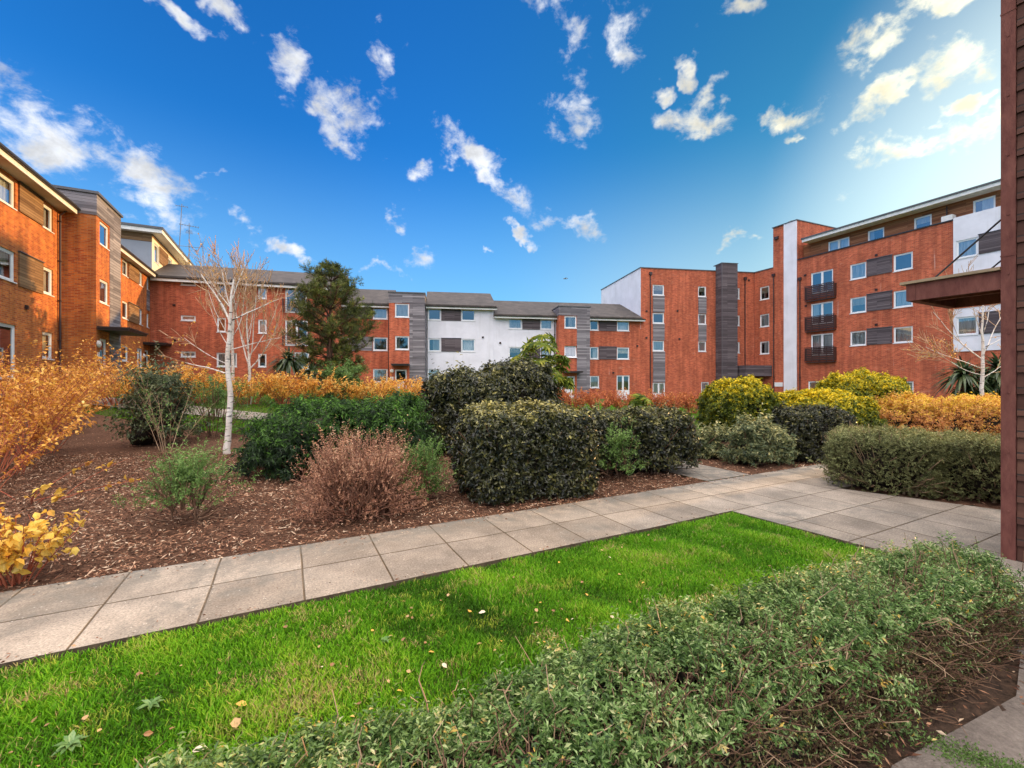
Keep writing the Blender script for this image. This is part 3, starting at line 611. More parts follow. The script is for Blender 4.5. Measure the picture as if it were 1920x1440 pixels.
# --- right wing
RX, RY, RDX, RDY = 26.3, 40.2, 0.392, -0.92
W = Building('apartment_wing', 'brick wing on the right with brown balconies and a tall stair block', RX, RY, RDX, RDY, -0.9)
he = [(-3.75, -2.75, 9.55, 10.85), (-3.75, -2.75, 6.85, 8.1), (-3.75, -2.75, 4.15, 5.4)]
W.wall('brick_wall', M['brick_far'], -4.35, -2.3, -1.6, 12.45, holes=he, depth=6.0)
for i, h in enumerate(he): W.window(*h, cover=[None, 'net', 'half'][i])
W.part('parapet_coping', M['flash'], -4.45, -2.3, -0.06, 6.0, 12.453, 12.53)
W.wall('stair_block_wall', M['brick_far'], -2.28, 0.07, -1.6, 16.28, y=-0.08, depth=8.0)
W.part('white_pier', M['white'], -1.17, 0.05, -0.16, -0.083, -1.6, 16.27); W.part('stair_block_coping', M['flash'], -2.33, 0.12, -0.2, 8.0, 16.283, 16.36)
W.part('sign_plate', M['upvc'], -2.1, -1.3, -0.13, -0.083, 0.95, 1.35)
W.pipe(-2.18, -1.0, 11.6, y=-0.16, hopper=True); W.pipe(0.3, -1.0, 10.7, hopper=True); W.part('parapet_outlet', M['pipe'], -2.1, -1.7, -0.24, -0.083, 15.1, 15.35)
hw = []
for z0, z1 in ((9.2, 11.12), (6.45, 8.36), (3.75, 5.62)): hw.append((1.25, 3.1, z0, z1))
for a, c in ((4.42, 5.6), (7.42, 8.62)):
    for z0, z1 in ((9.83, 11.1), (7.05, 8.34), (4.37, 5.57)): hw.append((a, c, z0, z1))
hw += [(1.0, 2.8, 0.25, 1.46), (7.46, 8.67, 0.25, 1.46)]
W.wall('brick_wall', M['brick_far'], 0.075, 10.9, -1.6, 12.6, holes=hw, depth=9.0)
for i, h in enumerate(hw): W.window(*h, split=2 if i in (0, 1, 2, 9) else 1, cover=[None, 'side', 'net', 'net', 'blind', 'net', None, 'net', 'net', 'blind', 'net'][i])
for z0, z1 in ((9.85, 11.17), (7.05, 8.42), (4.37, 5.65)): W.panel(5.66, 7.36, z0, z1, 'timber_dark')
W.part('parapet_coping', M['gutter'], 0.08, 10.88, -0.08, 0.25, 12.603, 12.68)
hq = [(11.05, 12.14, 9.87, 11.1), (11.05, 12.14, 4.6, 5.85)]
W.wall('white_wall', M['white'], 10.903, 16.4, 3.5, 12.75, y=-0.05, holes=hq, depth=9.0)
W.wall('brick_wall', M['brick_far'], 10.903, 16.4, -1.6, 3.497, depth=9.0)
for h in hq: W.window(*h, y=-0.05)
for z0, z1 in ((9.9, 11.2), (4.6, 6.0)): W.panel(12.2, 14.2, z0, z1, 'timber_dark', y=-0.05)
W.part('brick_band', M['brick_far'], 10.91, 16.39, -0.09, -0.053, 6.45, 8.85)
hp = [(2.25, 3.95, 12.72, 13.72), (5.3, 6.45, 12.72, 13.72), (8.35, 9.4, 12.72, 13.72), (11.6, 12.7, 12.82, 13.8)]
W.wall('top_storey_wall', M['timber_red'], 0.1, 16.4, 12.61, 14.05, y=0.75, holes=hp, depth=7.0)
for i, h in enumerate(hp): W.window(*h, y=0.75, split=2 if i == 0 else 1)
W.part('roof_fascia', M['fascia'], 0.6, 16.8, -0.25, 8.6, 14.053, 14.30); W.part('roof', M['flash'], 0.55, 16.9, -0.32, 8.7, 14.303, 14.42)
W.pipe(10.3, 12.9, 13.9, y=0.6); W.part('roof_vent_box', M['fascia'], 10.2, 10.8, 0.1, 0.6, 12.72, 13.1)
def juliet(z):
    b = MB(); B = W.base
    for i in range(7): b.box(0.9, 3.35, -0.30, -0.27, z - B + 0.12 + i * 0.16, z - B + 0.24 + i * 0.16)
    for x in (0.9, 1.5, 2.12, 2.74, 3.31): b.box(x, x + 0.045, -0.34, -0.303, z - B, z - B + 1.24)
    b.box(0.88, 3.39, -0.36, -0.24, z - B + 1.243, z - B + 1.30); b.box(0.9, 3.37, -0.30, -0.003, z - B - 0.08, z - B - 0.003)
    for x in (0.86, 3.355): b.box(x, x + 0.035, -0.26, -0.003, z - B + 0.1, z - B + 1.2)
    return b.build('balcony', M['rail'], W.root)
for z in (8.65, 5.92, 3.18): juliet(z)
for x, z in ((6.3, 11.35), (6.3, 8.62), (6.3, 5.85), (0.75, 11.0), (0.8, 8.2)): W.vent(x, z)

# --- timber clad corner of the near building with its little steel canopy
nbx, nby = 4.19, 3.70
Nb = empty('timber_clad_building', (nbx, nby, 0), TH, 'near building corner with a brown steel post and dark horizontal boards at the right edge', 'building')
MB().box(0.006, 1.4, -2.6, -0.07, -0.1, 5.4).build('cladding', M['clad'], Nb)
b = MB()
for i in range(30):
    z = -0.05 + i * 0.18; q = len(b.v)
    b.v += [(0.004, -0.07, z), (-0.024, -0.07, z), (-0.006, -0.07, z + 0.177), (0.004, -0.07, z + 0.177), (0.004, -2.6, z), (-0.024, -2.6, z), (-0.006, -2.6, z + 0.177), (0.004, -2.6, z + 0.177)]
    for f in ((0, 1, 2, 3), (7, 6, 5, 4), (0, 4, 5, 1), (1, 5, 6, 2), (2, 6, 7, 3)): b.f.append(tuple(q + k for k in f)); b.m.append(0)
b.build('boards', M['clad'], Nb)
b = MB(); b.box(-0.03, 0.10, -0.065, 0.02, -0.15, 5.5)
for z in (2.55, 4.6): b.box(-0.033, 0.103, -0.068, 0.023, z, z + 0.012)
for k in range(14): b.tube([(-0.028, -0.025, 0.4 + k * 0.5), (-0.036, -0.025, 0.4 + k * 0.5)], 0.008, 6)
b.build('corner_post', M['rust'], Nb)
cx0, cx1, cy0, cy1 = -0.02, 0.96, 0.022, 0.66
b = MB(); b.box(cx0, cx1, cy1 - 0.07, cy1, 2.28, 2.44); b.box(cx0, cx0 + 0.05, cy0, cy1 - 0.072, 2.28, 2.44); b.box(cx1 - 0.05, cx1, cy0, cy1 - 0.072, 2.28, 2.44)
b.box(cx0 + 0.052, cx1 - 0.052, cy0, cy1 - 0.072, 2.40, 2.437); b.box(cx0 + 0.40, cx0 + 0.46, cy0, cy1 - 0.072, 2.31, 2.398)
can = b.build('canopy', M['rust'], Nb)
MB().box(cx0 - 0.03, cx1 + 0.03, cy0, cy1 + 0.04, 2.443, 2.468).build('roof_edge', M['flash_light'], can)
for x in (0.06, 0.88): MB().tube([(x, 0.0, 2.93), (x, 0.5, 2.455)], 0.008, 6).build('tie_rod', M['gutter'], can)

# --- aerials on the roofs
def aerial(x, y, z0, z1, label, bars, lean=0.0):
    e = empty('aerial', (x, y, z0), 0.3, label, 'aerial', 'television aerials on the roofs')
    h = z1 - z0; MB().tube([(0, 0, 0), (lean * h, 0, h)], [0.04, 0.03], 6).build('mast', M['metal'], e)
    for (fz, ln, ang, n) in bars:
        b = MB(); c, s = math.cos(ang), math.sin(ang); z = h * fz
        b.tube([(lean * z - c * ln / 2, -s * ln / 2, z), (lean * z + c * ln / 2, s * ln / 2, z)], 0.025, 5)
        for i in range(n):
            t = (i / (n - 1) - 0.5) * ln * 0.95; w = 0.22 + 0.12 * i / n
            b.tube([(lean * z + c * t + s * w, s * t - c * w, z), (lean * z + c * t - s * w, s * t + c * w, z)], 0.014, 4)
        b.build('antenna', M['metal'], e)
aerial(-33.8, 44.0, 11.5, 19.4, 'tall leaning mast with a bent tip above the left roofs', [(0.97, 1.0, 0.2, 4)], lean=0.05)
aerial(-32.6, 44.0, 11.2, 17.4, 'shorter mast with several crossed antennas beside the tall leaning mast', [(0.96, 1.6, 0.4, 8), (0.86, 1.2, 1.9, 6), (0.62, 1.8, 0.1, 3)])
aerial(27.6, 43.0, 16.2, 17.2, 'small aerial on top of the brick stair block at the right', [(0.95, 1.1, 0.6, 7), (0.6, 0.6, 2.0, 4)])
# --- small aircraft
ap = empty('aeroplane', (73.5, 600, 142), 0.25, 'tiny dark aeroplane low in the pale sky over the terrace roofs', 'aeroplane')
MB().tube([(-3.2, 0, 0), (-2.6, 0, 0), (1.5, 0, 0), (3.4, 0, 0.25)], [0.12, 0.55, 0.5, 0.12], 10).build('fuselage', M['metal'], ap)
MB().box(-1.0, 0.3, -4.5, 4.5, 0.55, 0.7).build('wing', M['metal'], ap); b = MB(); b.box(2.7, 3.4, -1.4, 1.4, 0.3, 0.4); b.box(2.8, 3.5, -0.06, 0.06, 0.4, 1.5); b.build('tail', M['metal'], ap)

# ------------------------------------------------------------------ plants
def U(v): return v / np.maximum(np.linalg.norm(v, axis=-1, keepdims=True), 1e-9)
def waves(seed, scale, n=10):
    g = np.random.default_rng(seed); k = U(g.normal(size=(n, 3))) * g.uniform(0.6, 1.7, (n, 1)) / scale * 2 * math.pi; ph = g.uniform(0, 6.28, n)
    return lambda p: np.sin(p @ k.T + ph).sum(-1) / math.sqrt(n / 2)
def leaf_mesh(P, A, N, L, W, fold=0.2, curl=0.12, full=False):
    """one small folded leaf per row: base point, axis, facing, length and width"""
    n = len(P); L = np.broadcast_to(L, (n,))[:, None]; W = np.broadcast_to(W, (n,))[:, None]; A = U(A); S = U(np.cross(A, N)); N2 = np.cross(S, A)
    if not full:
        V = np.stack([P, P + A * L * 0.45 + S * W * 0.5 + N2 * W * fold, P + A * L - N2 * L * curl, P + A * L * 0.45 - S * W * 0.5 + N2 * W * fold], 1); F = np.array([[0, 2, 1], [0, 3, 2]])
    else:
        c = P + A * L * 0.48
        V = np.stack([P, P + A * L * 0.2 + S * W * 0.36 + N2 * W * fold * 0.7, P + A * L * 0.58 + S * W * 0.5 + N2 * (W * fold - L * curl * 0.3), P + A * L - N2 * L * curl,
                      P + A * L * 0.58 - S * W * 0.5 + N2 * (W * fold - L * curl * 0.3), P + A * L * 0.2 - S * W * 0.36 + N2 * W * fold * 0.7, c], 1)
        F = np.array([[6, 0, 5], [6, 5, 4], [6, 4, 3], [6, 3, 2], [6, 2, 1], [6, 1, 0]])
    k = V.shape[1]; return V.reshape(-1, 3), (F[None] + (np.arange(n) * k)[:, None, None]).reshape(-1, 3), k
def sprigs(g, P0, D0, ls, k, spread=0.75, droop=0.0):
    n = len(P0); t = (np.arange(k)[None] + g.uniform(0, 1, (n, k))) / k; D = np.repeat(U(D0)[:, None], k, 1)
    ls = np.broadcast_to(ls, (n,))[:, None, None]
    P = P0[:, None] + D * ls * t[..., None]; r = g.normal(size=(n, k, 3)); r = U(r - (r * D).sum(-1, keepdims=True) * D)
    A = U(D * (1.0 - spread) + r * spread + np.array([0, 0, -droop])); N = U(D + 0.45 * g.normal(size=(n, k, 3)))
    return P.reshape(-1, 3), A.reshape(-1, 3), N.reshape(-1, 3)
def tubes_np(lines, k=4):
    V = []; F = []; b = 0; ang = np.arange(k) * 2 * math.pi / k; ca, sa = np.cos(ang), np.sin(ang)
    for pts, rad in lines:
        pts = np.asarray(pts, float); n = len(pts); rad = np.broadcast_to(rad, (n,)); d = U(np.gradient(pts, axis=0))
        up = np.where(np.abs(d[:, 2:3]) < 0.9, np.array([[0, 0, 1.0]]), np.array([[1.0, 0, 0]])); a = U(np.cross(d, up)); c = np.cross(d, a)
        V.append((pts[:, None] + (a[:, None] * ca[None, :, None] + c[:, None] * sa[None, :, None]) * rad[:, None, None]).reshape(-1, 3))
        i = np.arange(n - 1)[:, None] * k; q = np.arange(k)[None]; q1 = (q + 1) % k
        F.append((np.stack([i + q, i + q1, i + k + q1, i + k + q], -1)).reshape(-1, 4) + b); b += n * k
    return np.concatenate(V), np.concatenate(F)
def bezline(p0, d0, L, bend, n=6, g=None, wob=0.0):
    """a stem from p0 along d0 that bends by the vector bend"""
    t = np.linspace(0, 1, n)[:, None]; p = np.asarray(p0) + np.asarray(d0) * L * t + np.asarray(bend) * L * t * t
    if wob: 
        w = g.normal(size=(n, 3)) * wob * L; w[0] = 0; p = p + np.cumsum(w, 0) * 0.6
    return p

M['leaf_dark'] = mat('dark_glossy_leaf', m_leaf, stops=[(0.1, (0.012, 0.014, 0.007)), (0.42, (0.034, 0.038, 0.013)), (0.64, (0.11, 0.11, 0.032)), (0.95, (0.46, 0.40, 0.12))], trans=0.12, rough=0.33, spec=0.55)
M['leaf_green'] = mat('feathery_green_leaf', m_leaf, stops=[(0.1, (0.008, 0.020, 0.007)), (0.45, (0.023, 0.052, 0.014)), (0.8, (0.10, 0.23, 0.028)), (1.0, (0.20, 0.40, 0.05))], trans=0.3)
M['leaf_fresh'] = mat('fresh_green_leaf', m_leaf, stops=[(0.1, (0.07, 0.12, 0.028)), (0.5, (0.16, 0.28, 0.06)), (0.9, (0.32, 0.46, 0.13))], trans=0.3)
M['leaf_holly'] = mat('blue_green_leaf', m_leaf, stops=[(0.1, (0.04, 0.055, 0.025)), (0.5, (0.10, 0.13, 0.05)), (0.9, (0.32, 0.34, 0.17))], trans=0.2, rough=0.38, spec=0.4)
M['leaf_var'] = mat('pale_edged_leaf', m_leaf, stops=[(0.1, (0.06, 0.09, 0.045)), (0.42, (0.15, 0.18, 0.075)), (0.68, (0.44, 0.42, 0.18)), (1.0, (0.74, 0.64, 0.28))], trans=0.2, rough=0.4, spec=0.35)
M['leaf_gold'] = mat('golden_leaf', m_leaf, stops=[(0.1, (0.05, 0.075, 0.008)), (0.45, (0.14, 0.18, 0.012)), (0.66, (0.52, 0.44, 0.012)), (0.92, (0.92, 0.68, 0.02))], trans=0.25)
M['leaf_box'] = mat('small_hedge_leaf', m_leaf, stops=[(0.05, (0.028, 0.065, 0.014)), (0.45, (0.145, 0.255, 0.060)), (0.72, (0.34, 0.46, 0.17)), (0.92, (0.60, 0.58, 0.32)), (1.0, (0.66, 0.46, 0.10))], trans=0.3, rough=0.42, spec=0.4)
M['leaf_box2'] = mat('grey_green_leaf', m_leaf, stops=[(0.05, (0.06, 0.055, 0.020)), (0.42, (0.16, 0.165, 0.058)), (0.8, (0.38, 0.41, 0.17)), (1.0, (0.48, 0.42, 0.18))], trans=0.2, spec=0.25)
M['leaf_orange'] = mat('orange_autumn_leaf', m_leaf, stops=[(0.05, (0.42, 0.16, 0.03)), (0.4, (0.78, 0.36, 0.055)), (0.72, (0.90, 0.52, 0.09)), (1.0, (0.93, 0.68, 0.22))], trans=0.35)
M['leaf_red'] = mat('coral_autumn_leaf', m_leaf, stops=[(0.05, (0.30, 0.075, 0.03)), (0.45, (0.58, 0.175, 0.06)), (0.8, (0.72, 0.32, 0.08)), (1.0, (0.60, 0.46, 0.10))], trans=0.3)
M['leaf_mixed'] = mat('golden_brown_leaf', m_leaf, stops=[(0.05, (0.34, 0.13, 0.045)), (0.4, (0.60, 0.27, 0.075)), (0.75, (0.74, 0.46, 0.07)), (1.0, (0.80, 0.62, 0.05))], trans=0.3)
M['leaf_yellow'] = mat('yellow_autumn_leaf', m_leaf, stops=[(0.05, (0.50, 0.22, 0.03)), (0.4, (0.75, 0.44, 0.06)), (0.8, (0.86, 0.62, 0.12)), (1.0, (0.80, 0.66, 0.28))], trans=0.35)
M['leaf_brown'] = mat('russet_dry_leaf', m_leaf, stops=[(0.05, (0.17, 0.065, 0.040)), (0.45, (0.38, 0.18, 0.10)), (0.8, (0.58, 0.33, 0.19)), (1.0, (0.80, 0.58, 0.36))], trans=0.2)
M['leaf_dry'] = mat('dry_hedge_leaf', m_leaf, stops=[(0.05, (0.035, 0.022, 0.012)), (0.45, (0.11, 0.075, 0.035)), (0.75, (0.16, 0.15, 0.055)), (1.0, (0.34, 0.22, 0.12))], trans=0.15, spec=0.2)
M['needle'] = mat('pine_needle', m_leaf, stops=[(0.1, (0.04, 0.055, 0.014)), (0.5, (0.14, 0.165, 0.036)), (0.9, (0.34, 0.35, 0.07))], trans=0.25)
M['strap'] = mat('strap_leaf', m_leaf, stops=[(0.1, (0.022, 0.038, 0.016)), (0.5, (0.06, 0.095, 0.035)), (0.9, (0.16, 0.20, 0.07))], trans=0.2, rough=0.4)
M['palmate'] = mat('yellow_green_leaf', m_leaf, stops=[(0.1, (0.06, 0.10, 0.015)), (0.5, (0.18, 0.25, 0.03)), (0.9, (0.50, 0.46, 0.06))], trans=0.3)
M['grass'] = mat('grass_blade', m_leaf, stops=[(0.05, (0.030, 0.095, 0.005)), (0.4, (0.088, 0.272, 0.008)), (0.75, (0.20, 0.43, 0.016)), (0.93, (0.34, 0.42, 0.05)), (1.0, (0.42, 0.33, 0.14))], trans=0.35, nscale=1.1, namp=0.75, rough=0.6, spec=0.12)
M['chip'] = mat('bark_chip', m_leaf, stops=[(0.05, (0.045, 0.022, 0.014)), (0.42, (0.20, 0.090, 0.052)), (0.75, (0.46, 0.25, 0.145)), (1.0, (0.64, 0.48, 0.33))], trans=0.0, rough=0.9, spec=0.15)
M['fallen'] = mat('fallen_leaf', m_leaf, stops=[(0.0, (0.22, 0.10, 0.04)), (0.4, (0.52, 0.34, 0.17)), (0.7, (0.66, 0.40, 0.08)), (1.0, (0.78, 0.66, 0.48))], trans=0.2, namp=0.2)
M['weed'] = mat('weed_leaf', m_leaf, stops=[(0.0, (0.07, 0.16, 0.03)), (0.6, (0.15, 0.27, 0.08)), (1.0, (0.28, 0.40, 0.18))], trans=0.25)
M['core'] = mat('shrub_inner_shade', m_bark, c1=(0.008, 0.007, 0.005), c2=(0.040, 0.028, 0.018), sc=26.0)  # near-black hull colour, painted in place of the shade inside shrubs
M['stem_brown'] = mat('russet_stem', m_bark, c1=(0.17, 0.075, 0.05), c2=(0.36, 0.19, 0.12))
M['twig'] = mat('brown_twig', m_bark, c1=(0.10, 0.055, 0.035), c2=(0.24, 0.14, 0.085))
M['twig_pale'] = mat('pale_twig', m_bark, c1=(0.24, 0.15, 0.085), c2=(0.46, 0.32, 0.20))
M['stem_red'] = mat('red_stem', m_bark, c1=(0.28, 0.055, 0.035), c2=(0.50, 0.17, 0.08))
M['bark_pine'] = mat('pine_bark', m_bark, c1=(0.07, 0.04, 0.028), c2=(0.22, 0.125, 0.08))
M['birch'] = mat('birch_bark', m_birch); M['birch_twig'] = mat('birch_twig', m_bark, c1=(0.36, 0.21, 0.11), c2=(0.66, 0.44, 0.26))

def cube_pts(g, n, lx, ly, h, zlo=0.0, p=6.0, foot=14.0):
    """points spread over a rounded box that stands on z = 0; returns points and outward normals"""
    ar = np.array([ly * h, ly * h, lx * h, lx * h, lx * ly]); f = g.choice(5, n, p=ar / ar.sum()); u = g.uniform(-1, 1, (n, 2)); q = np.zeros((n, 3))
    for i, (ax, sg) in enumerate([(0, -1), (0, 1), (1, -1), (1, 1), (2, 1)]):
        m = f == i; o = [a for a in range(3) if a != ax]; q[m, ax] = sg; q[np.ix_(m, o)] = u[m]
    if zlo > 0: 
        m = f != 4; q[m, 2] = zlo * 2 - 1 + (1 - zlo) * (q[m, 2] + 1)
    e = np.where(q[:, 2:3] < 0, foot, p)            # nearly square at the foot, rounded at the top
    r = q / (np.abs(q) ** e).sum(1, keepdims=True) ** (1 / e); s = np.array([lx / 2, ly / 2, h / 2])
    N = U(np.sign(r) * np.abs(r) ** (e - 1) / s); P = r * s; P[:, 2] += h / 2; return P, N
def core_mesh(seed, lx, ly, h, p, sc, amp, scale, foot=14.0):
    n = 26; th = np.linspace(0, 2 * math.pi, n, endpoint=False); ph = np.linspace(-1.45, 1.45, 15); T, Q = np.meshgrid(th, ph); d = np.stack([np.cos(T) * np.cos(Q), np.sin(T) * np.cos(Q), np.sin(Q)], -1).reshape(-1, 3)
    e = np.where(d[:, 2:3] < 0, foot, p); r = d / (np.abs(d) ** e).sum(1, keepdims=True) ** (1 / e); V = r * np.array([lx / 2, ly / 2, h / 2]) * sc
    V = V + U(d) * (waves(seed, scale)(V) * amp)[:, None]; V[:, 2] += h / 2 * sc; V[:, 2] = np.maximum(V[:, 2], -0.05)
    i = (np.arange(14)[:, None] * n + np.arange(n)[None]); j = np.arange(14)[:, None] * n + (np.arange(n)[None] + 1) % n
    F = np.stack([i, j, j + n, i + n], -1).reshape(-1, 4); return V, F
def clipped(name, label, cat, x, y, rz, lx, ly, h, leaf, n, L, W, k=6, p=5.0, amp=0.05, scale=0.5, seed=1, group=None, zlo=0.0, ls=0.09, top=0.25, spread=0.75, droop=0.0, core=0.86,
            twigs=40, twig_m='twig', depth=0.07, tall=0, fullleaf=False, lump=0.0, up=0.35, thin=0.0, foot=14.0, tb=0.36):
    """a clipped or mounded shrub: leafy sprigs over a rounded shape, twigs and a dark inside"""
    g = np.random.default_rng(seed); root = empty(name, (x, y, gz(x, y) - 0.02), rz, label, cat, group)
    P, N = cube_pts(g, n, lx, ly, h, zlo, p, foot); wv = waves(seed, scale); w2 = waves(seed + 50, scale * 0.3)
    P = P + N * (wv(P) * amp + w2(P) * (amp * 0.5 + lump) - g.exponential(depth, n))[:, None]
    if thin:                                                # sparser low down, where the bare twigs show
        keep = g.uniform(0, 1, n) > thin * np.clip(1.15 - P[:, 2] / h * 1.3, 0, 1) * (0.75 + 0.5 * (w2(P) > 0)); P, N = P[keep], N[keep]
    D = U(N + 0.45 * g.normal(size=P.shape) + np.array([0, 0, up])); m = len(P)
    lsv = ls * g.uniform(0.6, 1.4, m) * np.where(g.uniform(0, 1, m) < 0.04, 1.9, 1.0)
    if tall: lsv[:tall] *= 2.2; D[:tall] = U(D[:tall] * 0.4 + np.array([0, 0, 1.0]))
    lp, la, ln = sprigs(g, P, D, lsv, k, spread, droop)
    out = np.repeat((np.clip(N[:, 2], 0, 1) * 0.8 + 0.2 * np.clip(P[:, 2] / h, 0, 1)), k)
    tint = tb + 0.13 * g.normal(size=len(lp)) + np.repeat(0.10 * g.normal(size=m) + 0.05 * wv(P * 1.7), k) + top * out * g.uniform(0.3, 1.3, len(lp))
    sz = g.uniform(0.65, 1.25, len(lp)); V, F, q = leaf_mesh(lp, la, ln, L * sz, W * sz, full=fullleaf)
    obj_np('foliage', V, F, M[leaf], root, tint=np.repeat(np.clip(tint, 0, 1), q))
    if core: cv, cf = core_mesh(seed, lx, ly, h, p, core, amp * 0.8, scale, min(foot, 2.6)); obj_np('inner_shade_hull', cv, cf, M['core'], root, smooth=True)
    lines = []
    if twigs:
        Pt, Nt = cube_pts(g, twigs, lx, ly, h, 0.05, p, foot)
        for a, b_ in zip(Pt, Nt):
            s = np.array([a[0] * 0.55, a[1] * 0.55, a[2] * 0.3]); e = a + b_ * g.uniform(0.0, ls * 0.8); d = e - s; lines.append((bezline(s, d, 1.0, g.normal(size=3) * 0.05, 5, g, 0.03), np.linspace(0.008, 0.0025, 5) * (1 + L * 6)))
        for i in range(max(3, twigs // 12)):
            a = g.uniform(-0.35, 0.35, 2) * (lx, ly); lines.append((bezline((a[0], a[1], -0.03), (g.normal() * 0.1, g.normal() * 0.1, 1), h * 0.5, (0, 0, 0), 4), np.array([0.02, 0.016, 0.012, 0.008]) * min(1.0, 0.35 + 0.5 * h * min(lx, 1.3))))
        tv, tf = tubes_np(lines, 4); obj_np('twigs', tv, tf, M[twig_m], root, smooth=True)
    return root

def cane_shrub(name, label, cat, x, y, w, h, leaf, n_stem, n_leaf, L, W, seed, group=None, stem='stem_red', lo=0.3, lean=0.55, droop=0.5, rad=0.011, fullleaf=False, spread_low=0.0, side=3, tintb=0.42, top=0.0):
    """many canes from one stool, side shoots, and leaves hung along the upper part"""
    g = np.random.default_rng(seed); root = empty(name, (x, y, gz(x, y) - 0.02), g.uniform(0, 6), label, cat, group); lines = []; twig = []
    for i in range(n_stem):
        a = g.uniform(0, 6.283); tl = lean * math.sqrt(g.uniform(0, 1)); hh = h * g.uniform(0.72, 1.08) * (1 - 0.25 * tl * tl); b0 = np.array([math.cos(a), math.sin(a), 0]) * w * 0.14 * g.uniform(0.2, 1.3)
        d = np.array([math.cos(a) * tl * w / h * 0.62, math.sin(a) * tl * w / h * 0.62, 1.0]); bend = np.array([math.cos(a) * 0.18, math.sin(a) * 0.18, -0.10 * tl]) * w / h
        ln = bezline(b0, d, hh, bend, 7, g, 0.012); lines.append((ln, np.linspace(rad, rad * 0.35, 7)))
        for s in range(side):
            t = g.uniform(0.25, 0.95); j = int(t * 6); p0 = ln[j] + (ln[min(j + 1, 6)] - ln[j]) * (t * 6 - j); dd = U(ln[min(j + 1, 6)] - ln[max(j - 1, 0)] + g.normal(size=3) * 0.5 * np.array([1, 1, 0.35]) * np.linalg.norm(ln[1] - ln[0]) * 3)
            l2 = bezline(p0, dd, h * g.uniform(0.15, 0.34), (0, 0, 0.15), 4, g, 0.02); twig.append((l2, np.linspace(rad * 0.5, rad * 0.22, 4)))
    allv = lines + twig; tv, tf = tubes_np(allv, 5); obj_np('stems', tv, tf, M[stem], root, smooth=True)
    wt = np.array([1.6 if i < len(lines) else 1.0 for i in range(len(allv))]); ch = g.choice(len(allv), n_leaf, p=wt / wt.sum()); P = np.zeros((n_leaf, 3)); D = np.zeros((n_leaf, 3)); keep = np.ones(n_leaf, bool)
    for i, c in enumerate(ch):
        pts = allv[c][0]; t = g.uniform(lo if c < len(lines) else 0.1, 1) * (len(pts) - 1); j = min(int(t), len(pts) - 2); P[i] = pts[j] + (pts[j + 1] - pts[j]) * (t - j); D[i] = pts[j + 1] - pts[j]
        if P[i, 2] < h * lo * 0.75 and g.uniform() > spread_low: keep[i] = False
    P, D = P[keep], U(D[keep]); m = len(P); r = g.normal(size=(m, 3)); r = U(r - (r * D).sum(1, keepdims=True) * D); A = U(D * 0.35 + r * 0.9 + np.array([0, 0, -droop]) * g.uniform(0, 1.3, (m, 1))); N = U(np.array([0, 0, 1.0]) + 0.6 * g.normal(size=(m, 3)))
    sz = g.uniform(0.6, 1.25, m); V, F, q = leaf_mesh(P, A, N, L * sz, W * sz, curl=0.25, full=fullleaf)
    tint = np.clip(tintb + 0.17 * g.normal(size=m) + 0.08 * waves(seed, 0.7)(P) + top * np.clip(P[:, 2] / h - 0.5, 0, 1), 0, 1); obj_np('foliage', V, F, M[leaf], root, tint=np.repeat(tint, q)); return root

def strap_plant(name, label, cat, x, y, heads, seed, group=None, n=70, L=0.85, W=0.05, trunk=0.06):
    """cordyline: rosettes of long arching strap leaves on short trunks"""
    g = np.random.default_rng(seed); root = empty(name, (x, y, gz(x, y) - 0.03), 0, label, cat, group); V = []; F = []; T = []; lines = []; b = 0
    for hx, hy, hz, sc in heads:
        lines.append((bezline((hx * 0.3, hy * 0.3, 0), (hx * 0.7 / hz, hy * 0.7 / hz, 1), hz, (0, 0, 0), 5, g, 0.01), np.linspace(trunk, trunk * 0.8, 5)))
        for i in range(n):
            a = g.uniform(0, 6.283); e = math.asin(g.uniform(-0.35, 1.0)); d = np.array([math.cos(a) * math.cos(e), math.sin(a) * math.cos(e), math.sin(e)]); l = L * sc * g.uniform(0.7, 1.1); s = U(np.cross(d, [0, 0, 1.0])[None])[0]
            t = np.linspace(0, 1, 6); c = np.array([hx, hy, hz]) + d * l * t[:, None] + np.array([0, 0, -0.28 - 0.3 * math.cos(e)]) * l * (t ** 2.2)[:, None]; w = W * sc * np.array([0.5, 0.9, 1, 0.85, 0.55, 0.05])[:, None] / 2
            V += [c + s * w, c - s * w]; k = 12; i0 = np.arange(5); F.append(np.stack([i0, i0 + 1, i0 + 7, i0 + 6], 1) + b); b += k; T += [np.full(k, np.clip(0.45 + 0.2 * g.normal(), 0, 1))]
    obj_np('leaves', np.concatenate(V), np.concatenate(F), M['strap'], root, tint=np.concatenate(T)); tv, tf = tubes_np(lines, 8); obj_np('trunk', tv, tf, M['bark_pine'], root, smooth=True); return root
